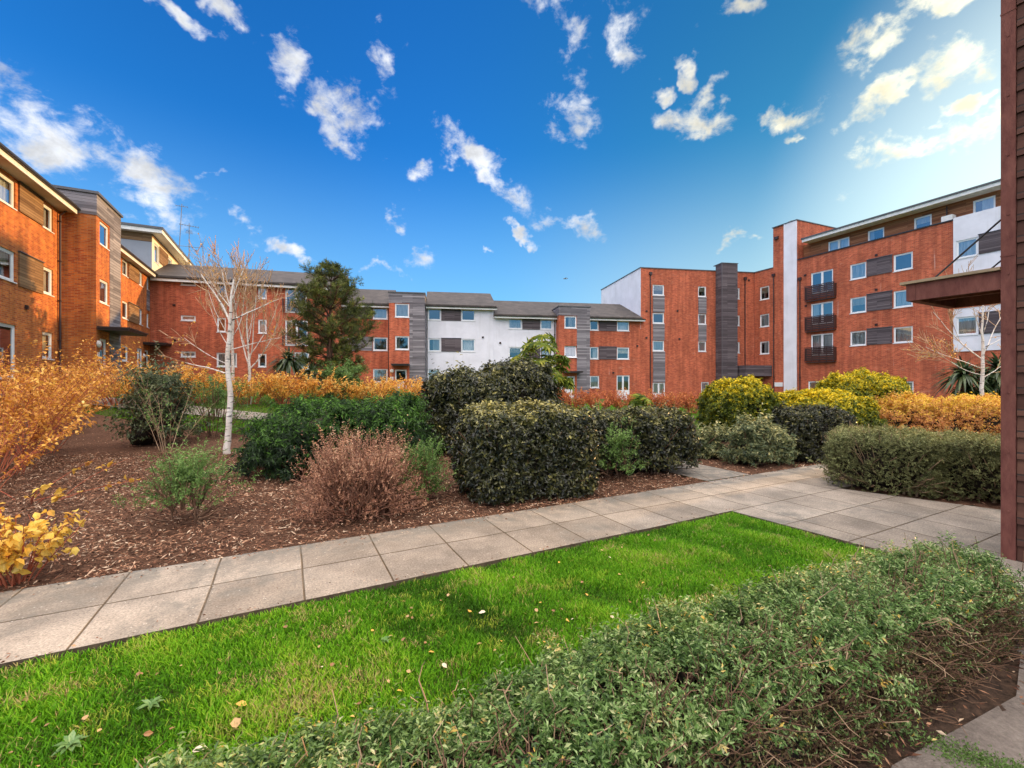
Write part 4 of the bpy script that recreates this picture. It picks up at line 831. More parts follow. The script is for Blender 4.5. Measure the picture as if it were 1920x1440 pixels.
def fan_plant(name, label, cat, x, y, h, r, n, seed, leaf='palmate', trunkh=0.5):
    """upright stems carrying big leaves split into pointed fingers"""
    g = np.random.default_rng(seed); root = empty(name, (x, y, gz(x, y) - 0.03), 0, label, cat); P = []; A = []; N = []; L = []; lines = []
    for i in range(n):
        a = g.uniform(0, 6.283); rr = r * math.sqrt(g.uniform(0.02, 1)); z = h * g.uniform(0.55, 1.0) * (1 - 0.3 * (rr / r) ** 2); e = np.array([math.cos(a) * rr, math.sin(a) * rr, z]); s = np.array([e[0] * 0.15, e[1] * 0.15, h * trunkh * 0.6])
        lines.append((bezline(s, e - s, 1.0, (0, 0, 0), 4), [0.018, 0.014, 0.01, 0.008])); nrm = U((np.array([math.cos(a) * 0.5, math.sin(a) * 0.5, 1]) + g.normal(size=3) * 0.3)[None])[0]; u = U(np.cross(nrm, [0.3, 0.8, 0.1])[None])[0]; v = np.cross(nrm, u)
        for f in range(13):
            t = f / 13 * 6.283 + g.uniform(-0.1, 0.1); P.append(e); A.append(u * math.cos(t) + v * math.sin(t) + nrm * 0.12 - np.array([0, 0, 0.25])); N.append(nrm); L.append(g.uniform(0.26, 0.42))
    L = np.array(L); V, F, q = leaf_mesh(np.array(P), np.array(A), np.array(N), L, L * 0.22, curl=0.25)
    obj_np('leaves', V, F, M[leaf], root, tint=np.repeat(np.clip(0.5 + 0.2 * g.normal(size=len(P)), 0, 1), q))
    for i in range(4): lines.append((bezline((0.08 * math.cos(i * 1.7), 0.08 * math.sin(i * 1.7), 0), (0.05 * math.cos(i), 0.05 * math.sin(i), 1), h * trunkh, (0, 0, 0), 5, g, 0.02), 0.03))
    tv, tf = tubes_np(lines, 5); obj_np('stems', tv, tf, M['twig'], root, smooth=True); return root

# --- clipped hedges and mounds in the beds
HG = 'clipped dark hedge blocks in the beds'
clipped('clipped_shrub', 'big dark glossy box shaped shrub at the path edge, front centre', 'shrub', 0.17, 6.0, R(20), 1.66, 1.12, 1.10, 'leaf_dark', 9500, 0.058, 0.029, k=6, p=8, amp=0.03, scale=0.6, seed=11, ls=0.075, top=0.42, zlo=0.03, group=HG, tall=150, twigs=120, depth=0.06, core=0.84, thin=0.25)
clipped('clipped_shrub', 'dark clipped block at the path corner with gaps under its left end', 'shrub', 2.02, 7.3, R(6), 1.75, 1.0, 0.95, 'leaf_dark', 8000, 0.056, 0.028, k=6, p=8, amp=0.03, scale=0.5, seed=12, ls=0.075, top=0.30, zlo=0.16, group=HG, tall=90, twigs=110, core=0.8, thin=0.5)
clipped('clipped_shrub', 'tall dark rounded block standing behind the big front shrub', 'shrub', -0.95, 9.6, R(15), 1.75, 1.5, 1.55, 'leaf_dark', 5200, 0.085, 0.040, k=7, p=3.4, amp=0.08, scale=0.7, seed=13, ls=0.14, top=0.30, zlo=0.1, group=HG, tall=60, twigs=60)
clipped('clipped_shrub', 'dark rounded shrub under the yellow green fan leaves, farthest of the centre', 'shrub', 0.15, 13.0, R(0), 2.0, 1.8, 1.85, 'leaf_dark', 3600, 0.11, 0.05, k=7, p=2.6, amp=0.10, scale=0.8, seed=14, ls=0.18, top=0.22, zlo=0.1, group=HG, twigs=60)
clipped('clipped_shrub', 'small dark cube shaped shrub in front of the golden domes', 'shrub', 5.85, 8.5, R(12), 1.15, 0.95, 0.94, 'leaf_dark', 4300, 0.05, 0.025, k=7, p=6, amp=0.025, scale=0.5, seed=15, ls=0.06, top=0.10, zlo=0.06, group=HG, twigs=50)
clipped('mounded_shrub', 'wide dark green feathery mound beside the white birch trunk', 'shrub', -2.95, 7.7, R(8), 2.6, 1.9, 0.96, 'leaf_green', 6200, 0.085, 0.020, k=11, p=2.5, amp=0.10, scale=0.7, seed=16, ls=0.16, top=0.30, spread=0.6, droop=0.55, zlo=0.12, lump=0.03, up=0.1, twigs=60)
clipped('mounded_shrub', 'lower bright green mound between the feathery mound and the tall block', 'shrub', -2.45, 10.8, R(0), 1.4, 1.2, 0.86, 'leaf_green', 2800, 0.09, 0.024, k=10, p=2.8, amp=0.07, scale=0.6, seed=17, ls=0.16, top=0.45, spread=0.65, droop=0.3, twigs=30)
GD = 'golden topped dome shrubs'
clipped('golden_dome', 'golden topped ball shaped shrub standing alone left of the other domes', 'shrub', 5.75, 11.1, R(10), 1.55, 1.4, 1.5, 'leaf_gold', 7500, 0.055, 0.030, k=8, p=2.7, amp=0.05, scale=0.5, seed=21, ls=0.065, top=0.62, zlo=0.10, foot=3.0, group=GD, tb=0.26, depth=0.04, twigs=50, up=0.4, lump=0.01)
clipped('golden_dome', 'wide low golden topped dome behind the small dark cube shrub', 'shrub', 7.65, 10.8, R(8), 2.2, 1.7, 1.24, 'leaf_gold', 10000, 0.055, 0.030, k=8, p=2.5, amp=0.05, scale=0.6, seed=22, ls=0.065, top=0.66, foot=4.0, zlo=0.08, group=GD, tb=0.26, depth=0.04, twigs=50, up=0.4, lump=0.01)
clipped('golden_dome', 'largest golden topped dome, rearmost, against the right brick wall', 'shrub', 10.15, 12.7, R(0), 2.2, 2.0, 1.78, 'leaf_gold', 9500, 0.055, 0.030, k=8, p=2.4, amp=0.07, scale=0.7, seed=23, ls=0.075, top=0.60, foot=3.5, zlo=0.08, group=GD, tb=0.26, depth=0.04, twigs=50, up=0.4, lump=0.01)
PV = 'loose pale leaved shrubs at the path fork'
for i, (x, y, w, h, lab) in enumerate([(4.35, 7.95, 0.50, 0.72, 'pale edged loose shrub with cream new shoots at the path fork'), (4.95, 8.2, 0.42, 0.42, 'lower pale edged shrub against the dark cube shrub'), (3.85, 8.6, 0.36, 0.46, 'pale edged shrub tucked behind the corner of the dark hedge block')]):
    clipped('variegated_shrub', lab, 'shrub', x, y, R(20 * i), w, w * 0.85, h, 'leaf_var', 1500 if i == 0 else 900, 0.075, 0.030, k=8, p=2.2, amp=0.12, scale=0.35, seed=31 + i, ls=0.12, top=0.34, zlo=0.08, group=PV, tall=70, twigs=60, core=0.6, depth=0.12, up=0.7)
HR = 'low clipped hedge along the right path'
hv = U(np.array([[0.72, -0.69]]))[0]
clipped('hedge_shrub', 'low grey green clipped hedge block nearest the path corner, left of two', 'hedge', 5.28, 6.22, math.atan2(-0.69, 0.72), 1.15, 1.05, 0.76, 'leaf_box2', 12000, 0.028, 0.011, k=8, p=7, amp=0.03, scale=0.35, seed=41, ls=0.06, top=0.30, group=HR, twigs=260, twig_m='twig_pale', thin=0.75, core=0.84, depth=0.05)
clipped('hedge_shrub', 'low grey green clipped hedge block touching the steel post, right of two', 'hedge', 6.42, 5.62, math.atan2(-0.62, 0.78), 1.75, 1.15, 0.73, 'leaf_box2', 16000, 0.028, 0.011, k=8, p=7, amp=0.03, scale=0.4, seed=42, ls=0.06, top=0.28, group=HR, twigs=300, twig_m='twig_pale', thin=0.7, core=0.84, depth=0.05)

# --- the near hedge along the lawn
hx, hy, hrz = 0.33, 1.60, math.atan2(1.24, 2.51)
def near_hedge():
    g = np.random.default_rng(61); L_, Wd, H_ = 5.4, 0.54, 0.43
    cx = 3.06 - math.cos(hrz) * L_ / 2 + 0.02; cy = 2.82 - math.sin(hrz) * L_ / 2 + 0.02
    cx += 0.05 * -math.sin(hrz); cy += 0.05 * math.cos(hrz)
    root = empty('low_hedge', (cx, cy, -0.03), hrz, 'low untidy small leaved hedge across the foreground beside the lawn', 'hedge')
    n = 27000; P, N = cube_pts(g, n, L_, Wd, H_, 0.0, 5.5); wv = waves(61, 0.8); w2 = waves(62, 0.22)
    P = P + N * (wv(P) * 0.02 + w2(P) * 0.02 - g.exponential(0.034, n))[:, None]
    front = np.clip(-N[:, 1], 0, 1); keep = g.uniform(0, 1, n) > front * 0.88 * np.clip(1.42 - P[:, 2] / H_ * 0.95, 0, 1); keep &= g.uniform(0, 1, n) > 0.55 * (w2(P * 0.8 + 3) > 1.25); P, N = P[keep], N[keep]; m = len(P)
    D = U(N * 0.7 + 0.5 * g.normal(size=P.shape) + np.array([0, 0, 0.55])); ls = 0.055 * g.uniform(0.6, 1.5, m) * np.where(g.uniform(0, 1, m) < 0.07, 1.8, 1.0); k = 10
    lp, la, ln = sprigs(g, P, D, ls, k, 0.7, 0.0); sz = g.uniform(0.65, 1.25, len(lp)); V, F, q = leaf_mesh(lp, la, ln, 0.0225 * sz, 0.0085 * sz, fold=0.28, curl=0.15)
    tint = 0.45 + 0.18 * g.normal(size=len(lp)) + np.repeat(0.12 * g.normal(size=m) + 0.05 * wv(P * 2), k); odd = np.repeat(g.uniform(0, 1, m) < 0.02, k) & (g.uniform(0, 1, len(lp)) < 0.5); tint[odd] = 1.0
    obj_np('foliage', V, F, M['leaf_box'], root, tint=np.repeat(np.clip(tint, 0, 1), q))
    cv, cf = core_mesh(61, L_ * 1.04, Wd, H_, 3.0, 0.80, 0.03, 0.25, 3.0); obj_np('inner_shade_hull', cv, cf, M['core'], root, smooth=True)
    m = 15000; Pd, Nd = cube_pts(g, m * 3, L_, Wd, H_, 0.0, 5.0); sel = (Nd[:, 1] < -0.35) & (Pd[:, 2] < H_ * 0.85); Pd, Nd = Pd[sel][:m], Nd[sel][:m]; m = len(Pd); Pd = Pd - Nd * g.exponential(0.045, m)[:, None] + Nd * g.uniform(0.0, 0.07, (m, 1))
    V, F, q = leaf_mesh(Pd, U(g.normal(size=(m, 3)) + np.array([0, -0.3, -0.2])), U(Nd + 0.6 * g.normal(size=(m, 3))), 0.02 * g.uniform(0.6, 1.2, m), 0.008, fold=0.3, curl=0.3); obj_np('dry_leaves', V, F, M['leaf_dry'], root, tint=np.repeat(np.clip(0.38 + 0.2 * g.normal(size=m), 0, 1), q))
    for nm, mt, cnt in (('twigs', 'twig', 4200), ('stems', 'twig_pale', 700)):
        lines = []; Pt, Nt = cube_pts(g, cnt, L_, Wd, H_, 0.0, 4.5)
        if nm == 'twigs': 
            Pt[:, 1] = -np.abs(Pt[:, 1])
        for a, b_ in zip(Pt, Nt):
            if nm == 'twigs': s = np.array([a[0] + g.normal() * 0.06, a[1] * 0.72, max(0.0, a[2] - g.uniform(0.05, 0.2))]); e = a + b_ * g.uniform(-0.02, 0.03 + 0.10 * max(0.0, 1 - a[2] / H_)) + g.normal(size=3) * 0.03
            else: s = a - b_ * 0.06; e = a + U((b_ * 0.6 + g.normal(size=3) * 0.5 + np.array([0, 0, 0.5]))[None])[0] * g.uniform(0.03, 0.11)
            lines.append((bezline(s, e - s, 1.0, g.normal(size=3) * 0.02, 5, g, 0.035), np.linspace(0.0034, 0.0013, 5)))
        tv, tf = tubes_np(lines, 4); obj_np(nm, tv, tf, M[mt], root, smooth=True)
near_hedge()

# --- small shrubs
clipped('small_shrub', 'small light green bush alone on the bark, left of the russet shrub', 'shrub', -3.52, 4.72, 0.3, 0.54, 0.5, 0.72, 'leaf_fresh', 700, 0.036, 0.012, k=12, p=2.0, amp=0.12, scale=0.25, seed=51, ls=0.15, top=0.35, spread=0.6, zlo=0.25, core=0, depth=0.12, twigs=45, up=0.7, thin=0.6)
clipped('small_shrub', 'small cone shaped green bush between the russet shrub and dark box', 'shrub', -1.15, 5.5, 0.3, 0.48, 0.44, 0.70, 'leaf_fresh', 480, 0.036, 0.012, k=12, p=1.6, amp=0.07, scale=0.25, seed=52, ls=0.13, top=0.2, spread=0.55, zlo=0.1, core=0, depth=0.08, twigs=35, up=1.0)
clipped('small_shrub', 'small light green bush in front of the gap between two dark hedge blocks', 'shrub', 1.62, 6.75, 0.3, 0.52, 0.48, 0.76, 'leaf_fresh', 520, 0.045, 0.016, k=10, p=1.9, amp=0.10, scale=0.25, seed=53, ls=0.15, top=0.5, spread=0.6, zlo=0.2, core=0, depth=0.1, twigs=40, up=0.8, thin=0.5)
clipped('holly_shrub', 'tall loose blue green shrub on the bark in front of the far path', 'shrub', -7.85, 9.7, 0.0, 0.95, 0.9, 1.75, 'leaf_holly', 1100, 0.075, 0.034, k=8, p=2.2, amp=0.16, scale=0.5, seed=54, ls=0.15, top=0.2, zlo=0.1, core=0.6, depth=0.2, twigs=70, up=0.4)
clipped('airy_shrub', 'airy pale green shrub just left of the white birch trunk', 'shrub', -7.35, 10.9, 0.0, 1.1, 1.0, 1.5, 'leaf_fresh', 380, 0.07, 0.026, k=8, p=2.0, amp=0.2, scale=0.4, seed=55, ls=0.24, top=0.0, zlo=0.05, core=0, depth=0.25, twigs=60, up=0.4)
clipped('airy_shrub', 'green leafy shrub behind the orange hedge under the pine', 'shrub', -7.6, 19.5, 0.0, 1.5, 1.3, 1.75, 'leaf_fresh', 600, 0.13, 0.05, k=8, p=2.0, amp=0.2, scale=0.4, seed=56, ls=0.3, top=0.0, zlo=0.05, core=0, depth=0.2, twigs=40, up=0.4)
cane_shrub('briar', 'thin leggy briar with few leaves beside the blue green shrub', 'shrub', -7.0, 8.9, 1.5, 1.7, 'leaf_fresh', 9, 420, 0.055, 0.026, 57, stem='twig_pale', lo=0.35, lean=0.9, rad=0.007, side=5)
clipped('russet_shrub', 'dry russet brown twiggy shrub with seed heads near the path', 'shrub', -1.75, 5.05, 0.4, 1.12, 1.05, 0.78, 'leaf_brown', 2600, 0.024, 0.012, k=9, p=2.1, amp=0.09, scale=0.3, seed=58, ls=0.13, top=0.34, spread=0.6, zlo=0.06, core=0, depth=0.16, tall=110, twigs=420, twig_m='stem_brown', up=0.7, lump=0.0)
cane_shrub('yellow_shrub', 'low bush of broad yellow leaves at the bottom left corner', 'shrub', -3.72, 3.28, 0.5, 0.6, 'leaf_yellow', 24, 620, 0.060, 0.042, 59, stem='stem_red', lo=0.2, lean=0.9, droop=0.75, rad=0.006, side=3, fullleaf=True, spread_low=0.5, tintb=0.55)
# --- dogwoods: orange leaves on red canes
DL = 'orange leaved dogwoods on the left'
for i, (x, y, w, h, n, lab) in enumerate([(-8.3, 6.9, 2.6, 2.2, 2300, 'orange dogwood thicket at the left edge, nearest of its row'), (-9.6, 8.6, 2.5, 2.3, 1900, 'orange dogwood second in the left row, in front of the wing'),
        (-11.6, 10.5, 2.4, 2.0, 1500, 'orange dogwood third in the left row, beside the far path'), (-13.4, 12.8, 2.3, 1.7, 1200, 'orange dogwood last in the left row, by the stair tower door'), (-6.9, 5.5, 1.8, 1.3, 560, 'low sparse orange dogwood sprawling over the bark at the left')]):
    cane_shrub('dogwood', lab, 'shrub', x, y, w, h, 'leaf_orange', 60 if i < 4 else 22, int(n * 2.2), 0.066, 0.032, 70 + i, group=DL, lo=0.24 if i < 4 else 0.15, lean=0.95, rad=0.0065, side=4, tintb=0.44, fullleaf=i in (0, 4))
cane_shrub('arching_dogwood', 'long bare red shoots with a few yellow leaves arching over the bark', 'shrub', -6.1, 5.5, 1.9, 0.55, 'leaf_yellow', 9, 60, 0.075, 0.05, 79, lo=0.3, lean=1.4, rad=0.006, side=2, fullleaf=True, spread_low=1.0)
DM = 'orange hedge across the middle lawn'
for i in range(10):
    t = i / 9; x = -13.6 + 9.6 * t; y = 15.0 + 6.2 * t
    cane_shrub('dogwood', ['bright orange hedge shrub beside the far path by the corner door', 'bright orange hedge shrub left of the birch trunks', 'bright orange hedge shrub before the slot windows', 'bright orange hedge shrub behind the white birch trunk', 'bright orange hedge shrub at the foot of the thin birches',
               'bright orange hedge shrub in front of the left palm', 'bright orange hedge shrub below the pine trunk', 'bright orange hedge shrub right of the pine trunk', 'bright orange hedge shrub below the round door lamp', 'bright orange hedge shrub left of the tall dark block'][i],
               'shrub', x + 0.2 * math.sin(i * 2.3), y, 1.9, 1.34 + 0.08 * math.sin(i * 1.7), 'leaf_orange', 34, 2000, 0.10, 0.055, 90 + i, group=DM, lo=0.28, lean=0.8, rad=0.012, side=4, tintb=0.68)
DR = 'coral hedge before the far terrace'
for i in range(8):
    t = i / 7; x = 1.4 + 9.4 * t; y = 19.0 + 4.6 * t
    cane_shrub('dogwood', ['coral hedge shrub left of the white terrace door', 'coral hedge shrub in front of the white terrace door', 'coral hedge shrub under the second timber tower', 'coral hedge shrub below the double glazed garden door', 'coral hedge shrub behind the low fan leaved plant',
               'coral hedge shrub in front of the four storey block door', 'coral hedge shrub left of the golden ball', 'coral hedge shrub behind the golden ball'][i],
               'shrub', x, y, 1.75, 1.15, 'leaf_red', 30, 1100, 0.11, 0.055, 110 + i, group=DR, lo=0.28, lean=0.75, rad=0.012, side=4, tintb=0.46)
clipped('autumn_hedge', 'long flat topped golden brown hedge at the foot of the right birch', 'hedge', 11.3, 11.1, R(4), 4.4, 1.6, 1.04, 'leaf_mixed', 7000, 0.055, 0.028, k=7, p=3.6, amp=0.07, scale=0.6, seed=131, ls=0.13, top=0.42, twigs=260, twig_m='stem_red', core=0.8, depth=0.1, thin=0.35)

# --- palms
strap_plant('cordyline', 'dark strap leaved palm between the birches and the pine', 'palm', -9.9, 19.3, [(0, 0, 1.75, 1.2)], 141, 'strap leaved palms', n=170, W=0.085)
strap_plant('cordyline', 'smaller strap leaved palm close left of the pine', 'palm', -8.75, 19.0, [(0, 0, 1.3, 0.85)], 142, 'strap leaved palms', n=130, W=0.08)
strap_plant('cordyline', 'strap leaved palm left of the right birch trunk', 'palm', 17.2, 16.6, [(0, 0, 2.15, 1.25), (0.3, 0.2, 1.5, 0.9)], 143, 'strap leaved palms', n=190, W=0.08)
strap_plant('cordyline', 'strap leaved palm between the right birch trunk and the steel post', 'palm', 18.3, 16.3, [(0, 0, 2.3, 1.4), (-0.3, 0.2, 1.6, 1.0)], 144, 'strap leaved palms', n=210, W=0.085)
fan_plant('fan_leaved_shrub', 'tall yellow green plant with split fan leaves behind the dark round shrub', 'shrub', 0.95, 14.3, 2.95, 0.95, 64, 145)
fan_plant('fan_leaved_shrub', 'low yellow green fan leaved plant in front of the coral hedge', 'shrub', 4.15, 14.2, 1.05, 0.5, 16, 146, trunkh=0.4)

# --- trees
def grow(g, lines, p, d, L, r, lev, maxlev, up=0.25, nch=(4, 6), ratio=0.6, ang=0.65, twist=0.07, r_min=0.006):
    n = 7; pts = [np.array(p, float)]; d = U(np.array(d, float)[None])[0]; dirs = [d]
    for i in range(n - 1):
        d = U((d + g.normal(size=3) * twist + np.array([0, 0, up * 0.3]))[None])[0]; pts.append(pts[-1] + d * L / (n - 1)); dirs.append(d)
    r2 = max(r * 0.45, r_min * 0.7); lines.append((np.array(pts), np.linspace(r, r2, n), lev))
    if lev >= maxlev: return
    for c in range(g.integers(*nch)):
        t = g.uniform(0.25, 1.0); j = min(int(t * (n - 1)), n - 2); q = pts[j] + (pts[j + 1] - pts[j]) * (t * (n - 1) - j); s = g.normal(size=3); s = s - s.dot(dirs[j]) * dirs[j]; s /= np.linalg.norm(s)
        a = ang * g.uniform(0.6, 1.3); grow(g, lines, q, dirs[j] * math.cos(a) + s * math.sin(a), L * ratio * g.uniform(0.7, 1.15) * (1.15 - 0.4 * t), max(r_min, (r + (r2 - r) * t) * 0.55), lev + 1, maxlev, up, nch, ratio, ang, twist, r_min)
def birch(label, x, y, trunk, limbs, seed, maxlev=3, nch=(5, 8), r_min=0.006, leaves=120, group='white barked birches', leafz=(1.2, 99), up=0.35, L_leaf=0.05):
    """trunk: list of (x, y, z, radius); limbs: (index on the trunk, direction, length, radius)"""
    g = np.random.default_rng(seed); root = empty('birch_tree', (x, y, gz(x, y) - 0.04), 0, label, 'tree', group)
    b = MB(); T = np.array(trunk); t = np.linspace(0, len(T) - 1, 22); S = np.stack([np.interp(t, np.arange(len(T)), T[:, i]) for i in range(4)], 1); S[1:-1, :2] += g.normal(size=(20, 2)) * 0.008
    tv, tf = tubes_np([(S[:, :3], S[:, 3] * 0.68)], 12); obj_np('trunk', tv, tf, M['birch'], root, smooth=True)
    lines = []
    for (i, d, L, r) in limbs:
        j = min(int(i), len(T) - 2); p = T[j, :3] + (T[j + 1, :3] - T[j, :3]) * (i - j); grow(g, lines, p, d, L, r * 0.62, 1, maxlev, up=up, r_min=r_min, nch=nch)
    thick = [(a, b_) for a, b_, l in lines if l == 1]; fine = [(a, b_) for a, b_, l in lines if l > 1]
    tv, tf = tubes_np(thick, 7); obj_np('branches', tv, tf, M['birch'], root, smooth=True); tv, tf = tubes_np(fine, 4); obj_np('twigs', tv, tf, M['birch_twig'], root, smooth=True)
    P = []; 
    for i in range(leaves * 6):
        a, _ = fine[g.integers(len(fine))]; q = a[g.integers(1, 7)]
        if leafz[0] < q[2] < leafz[1]: P.append(q)
        if len(P) >= leaves: break
    P = np.array(P); m = len(P); A = U(g.normal(size=(m, 3)) * 0.6 + np.array([0, 0, -1.0])); N = U(g.normal(size=(m, 3))); V, F, q = leaf_mesh(P, A, N, L_leaf * g.uniform(0.7, 1.2, m), L_leaf * 0.7)
    obj_np('foliage', V, F, M['leaf_orange'], root, tint=np.repeat(g.uniform(0.2, 0.8, m), q)); return root
birch('nearest white birch on the bark with a peeling trunk and bare spreading limbs', -5.72, 8.75, [(0, 0, 0, 0.10), (0.03, 0, 0.5, 0.08), (0.06, 0, 1.2, 0.072), (-0.01, 0.0, 1.9, 0.064), (0.05, 0.02, 2.6, 0.055), (0.08, 0.0, 3.1, 0.034), (0.10, 0.05, 3.55, 0.018)],
      [(2.6, (-0.95, 0.1, 0.42), 0.9, 0.026), (2.9, (-1.0, -0.2, 0.28), 0.95, 0.014), (4.1, (-0.5, 0.1, 0.9), 1.2, 0.034), (4.6, (-0.2, -0.1, 1.0), 0.9, 0.02), (4.2, (0.85, 0.1, 0.45), 1.0, 0.024), (3.3, (1.0, 0.2, 0.18), 1.0, 0.018), (5.0, (0.3, 0.1, 0.9), 0.8, 0.018), (4.7, (-0.7, 0.0, 0.85), 1.0, 0.018)],
      151, maxlev=3, nch=(3, 6), r_min=0.004, leaves=90, up=0.12)
birch('slender birch close behind the nearest birch trunk', -10.9, 17.0, [(0, 0, 0, 0.10), (0.02, 0, 1.2, 0.085), (-0.02, 0, 2.4, 0.07), (0.05, 0, 3.4, 0.055), (0.08, 0, 4.6, 0.03), (0.1, 0, 5.6, 0.014)],
      [(1.9, (-0.6, 0, 1), 2.4, 0.035), (2.2, (0.5, 0.3, 1), 2.4, 0.035), (2.6, (-0.4, -0.3, 1), 2.2, 0.03), (2.9, (0.4, -0.3, 1), 2.0, 0.028), (3.2, (0.0, 0.5, 1), 2.0, 0.025), (3.5, (-0.5, 0.2, 1), 1.7, 0.02), (1.7, (-0.9, 0.2, 0.7), 2.2, 0.03)], 152, r_min=0.010, leaves=200, up=0.5)
birch('forked birch with upright sunlit twigs left of the dark palm', -10.3, 17.1, [(0, 0, 0, 0.10), (0.0, 0, 0.8, 0.085), (0.0, 0, 1.45, 0.075), (-0.05, 0, 2.2, 0.05), (-0.1, 0, 3.2, 0.035), (-0.1, 0, 4.2, 0.015)],
      [(1.9, (0.95, 0.1, 0.75), 2.1, 0.045), (2.0, (-0.5, 0.2, 1), 2.6, 0.045), (2.3, (0.4, -0.2, 1), 2.6, 0.035), (2.6, (0.6, 0.3, 1), 2.3, 0.03), (2.8, (-0.3, -0.4, 1), 2.2, 0.03), (3.2, (0.2, 0.3, 1), 2.0, 0.025), (3.6, (0.5, 0, 1), 1.6, 0.02)], 153, r_min=0.010, leaves=160, up=0.55)
birch('white birch by the right wall, half hidden behind the steel canopy', 13.95, 12.95, [(0, 0, 0, 0.09), (0.01, 0, 0.9, 0.078), (0.03, 0, 1.8, 0.068), (0.05, 0, 2.7, 0.052), (0.02, 0, 3.5, 0.035), (0.05, 0, 4.4, 0.015)],
      [(2.3, (-1.0, 0.1, 0.45), 1.6, 0.024), (2.6, (-0.8, 0.2, 0.8), 1.9, 0.028), (2.8, (0.7, 0.1, 0.8), 1.8, 0.028), (2.1, (-1.0, 0.3, 0.2), 1.4, 0.018), (3.2, (-0.5, -0.2, 1), 1.7, 0.024), (3.4, (0.4, 0.2, 1), 1.6, 0.022), (3.0, (0.9, -0.3, 0.6), 1.5, 0.02), (2.0, (0.8, 0.2, 0.3), 1.5, 0.018)], 154, r_min=0.007, leaves=260, leafz=(0.8, 3.2), up=0.2)
def pine():
    g = np.random.default_rng(161); x, y = -9.4, 22.6; root = empty('pine_tree', (x, y, gz(x, y) - 0.05), 0, 'dark green pine tree in front of the far corner windows', 'tree'); H_ = 6.75
    tr = [(np.array([(0.03 * math.sin(i * 1.3), 0.03 * math.cos(i), i * H_ / 12) for i in range(13)]), np.linspace(0.17, 0.02, 13))]; tv, tf = tubes_np(tr, 10); obj_np('trunk', tv, tf, M['bark_pine'], root, smooth=True)
    lines = []; P = []; D = []
    for tier in range(12):
        z = 0.9 + (H_ - 1.1) * (tier / 11) ** 0.92; f = (z - 0.9) / (H_ - 0.9); rr = (2.15 if f < 0.45 else 2.15 - 1.9 * ((f - 0.45) / 0.55) ** 1.1) * (0.72 + 0.28 * min(1, f / 0.25)); nb = 8 if f < 0.7 else 6
        for k in range(nb):
            a = k / nb * 6.283 + tier * 1.1 + g.normal() * 0.25; L = rr * g.uniform(0.55, 1.12); d = np.array([math.cos(a), math.sin(a), 0.08 + 0.5 * f + g.normal() * 0.08]); ln = bezline((0, 0, z), d, L, (0, 0, 0.22), 7, g, 0.02); lines.append((ln, np.linspace(0.035, 0.012, 7)))
            m = int(5 + L * 9)
            for q in range(m):
                t = g.uniform(0.30, 1.0) * 6; j = min(int(t), 5); p0 = ln[j] + (ln[j + 1] - ln[j]) * (t - j); dd = U((U((ln[j + 1] - ln[j])[None])[0] * 0.7 + g.normal(size=3) * np.array([0.75, 0.75, 0.3]) + np.array([0, 0, 0.25]))[None])[0]; l2 = g.uniform(0.12, 0.42) * min(1, L)
                lines.append((np.array([p0, p0 + dd * l2]), [0.01, 0.007])); P.append(p0 + dd * l2 * 0.55); D.append(dd)
            P.append(ln[-1]); D.append(U((ln[-1] - ln[-2])[None])[0])
    tv, tf = tubes_np(lines, 5); obj_np('branches', tv, tf, M['bark_pine'], root, smooth=True)
    P = np.array(P); D = np.array(D); k = 26; lp, la, ln = sprigs(g, P, D, 0.30, k, 0.55, -0.15); sz = g.uniform(0.7, 1.2, len(lp)); V, F, q = leaf_mesh(lp, la, ln, 0.20 * sz, 0.026 * sz, fold=0.1, curl=0.05)
    tint = 0.38 + np.repeat(0.17 * g.normal(size=len(P)), k) + 0.1 * g.normal(size=len(lp)); obj_np('foliage', V, F, M['needle'], root, tint=np.repeat(np.clip(tint, 0, 1), q))
pine()

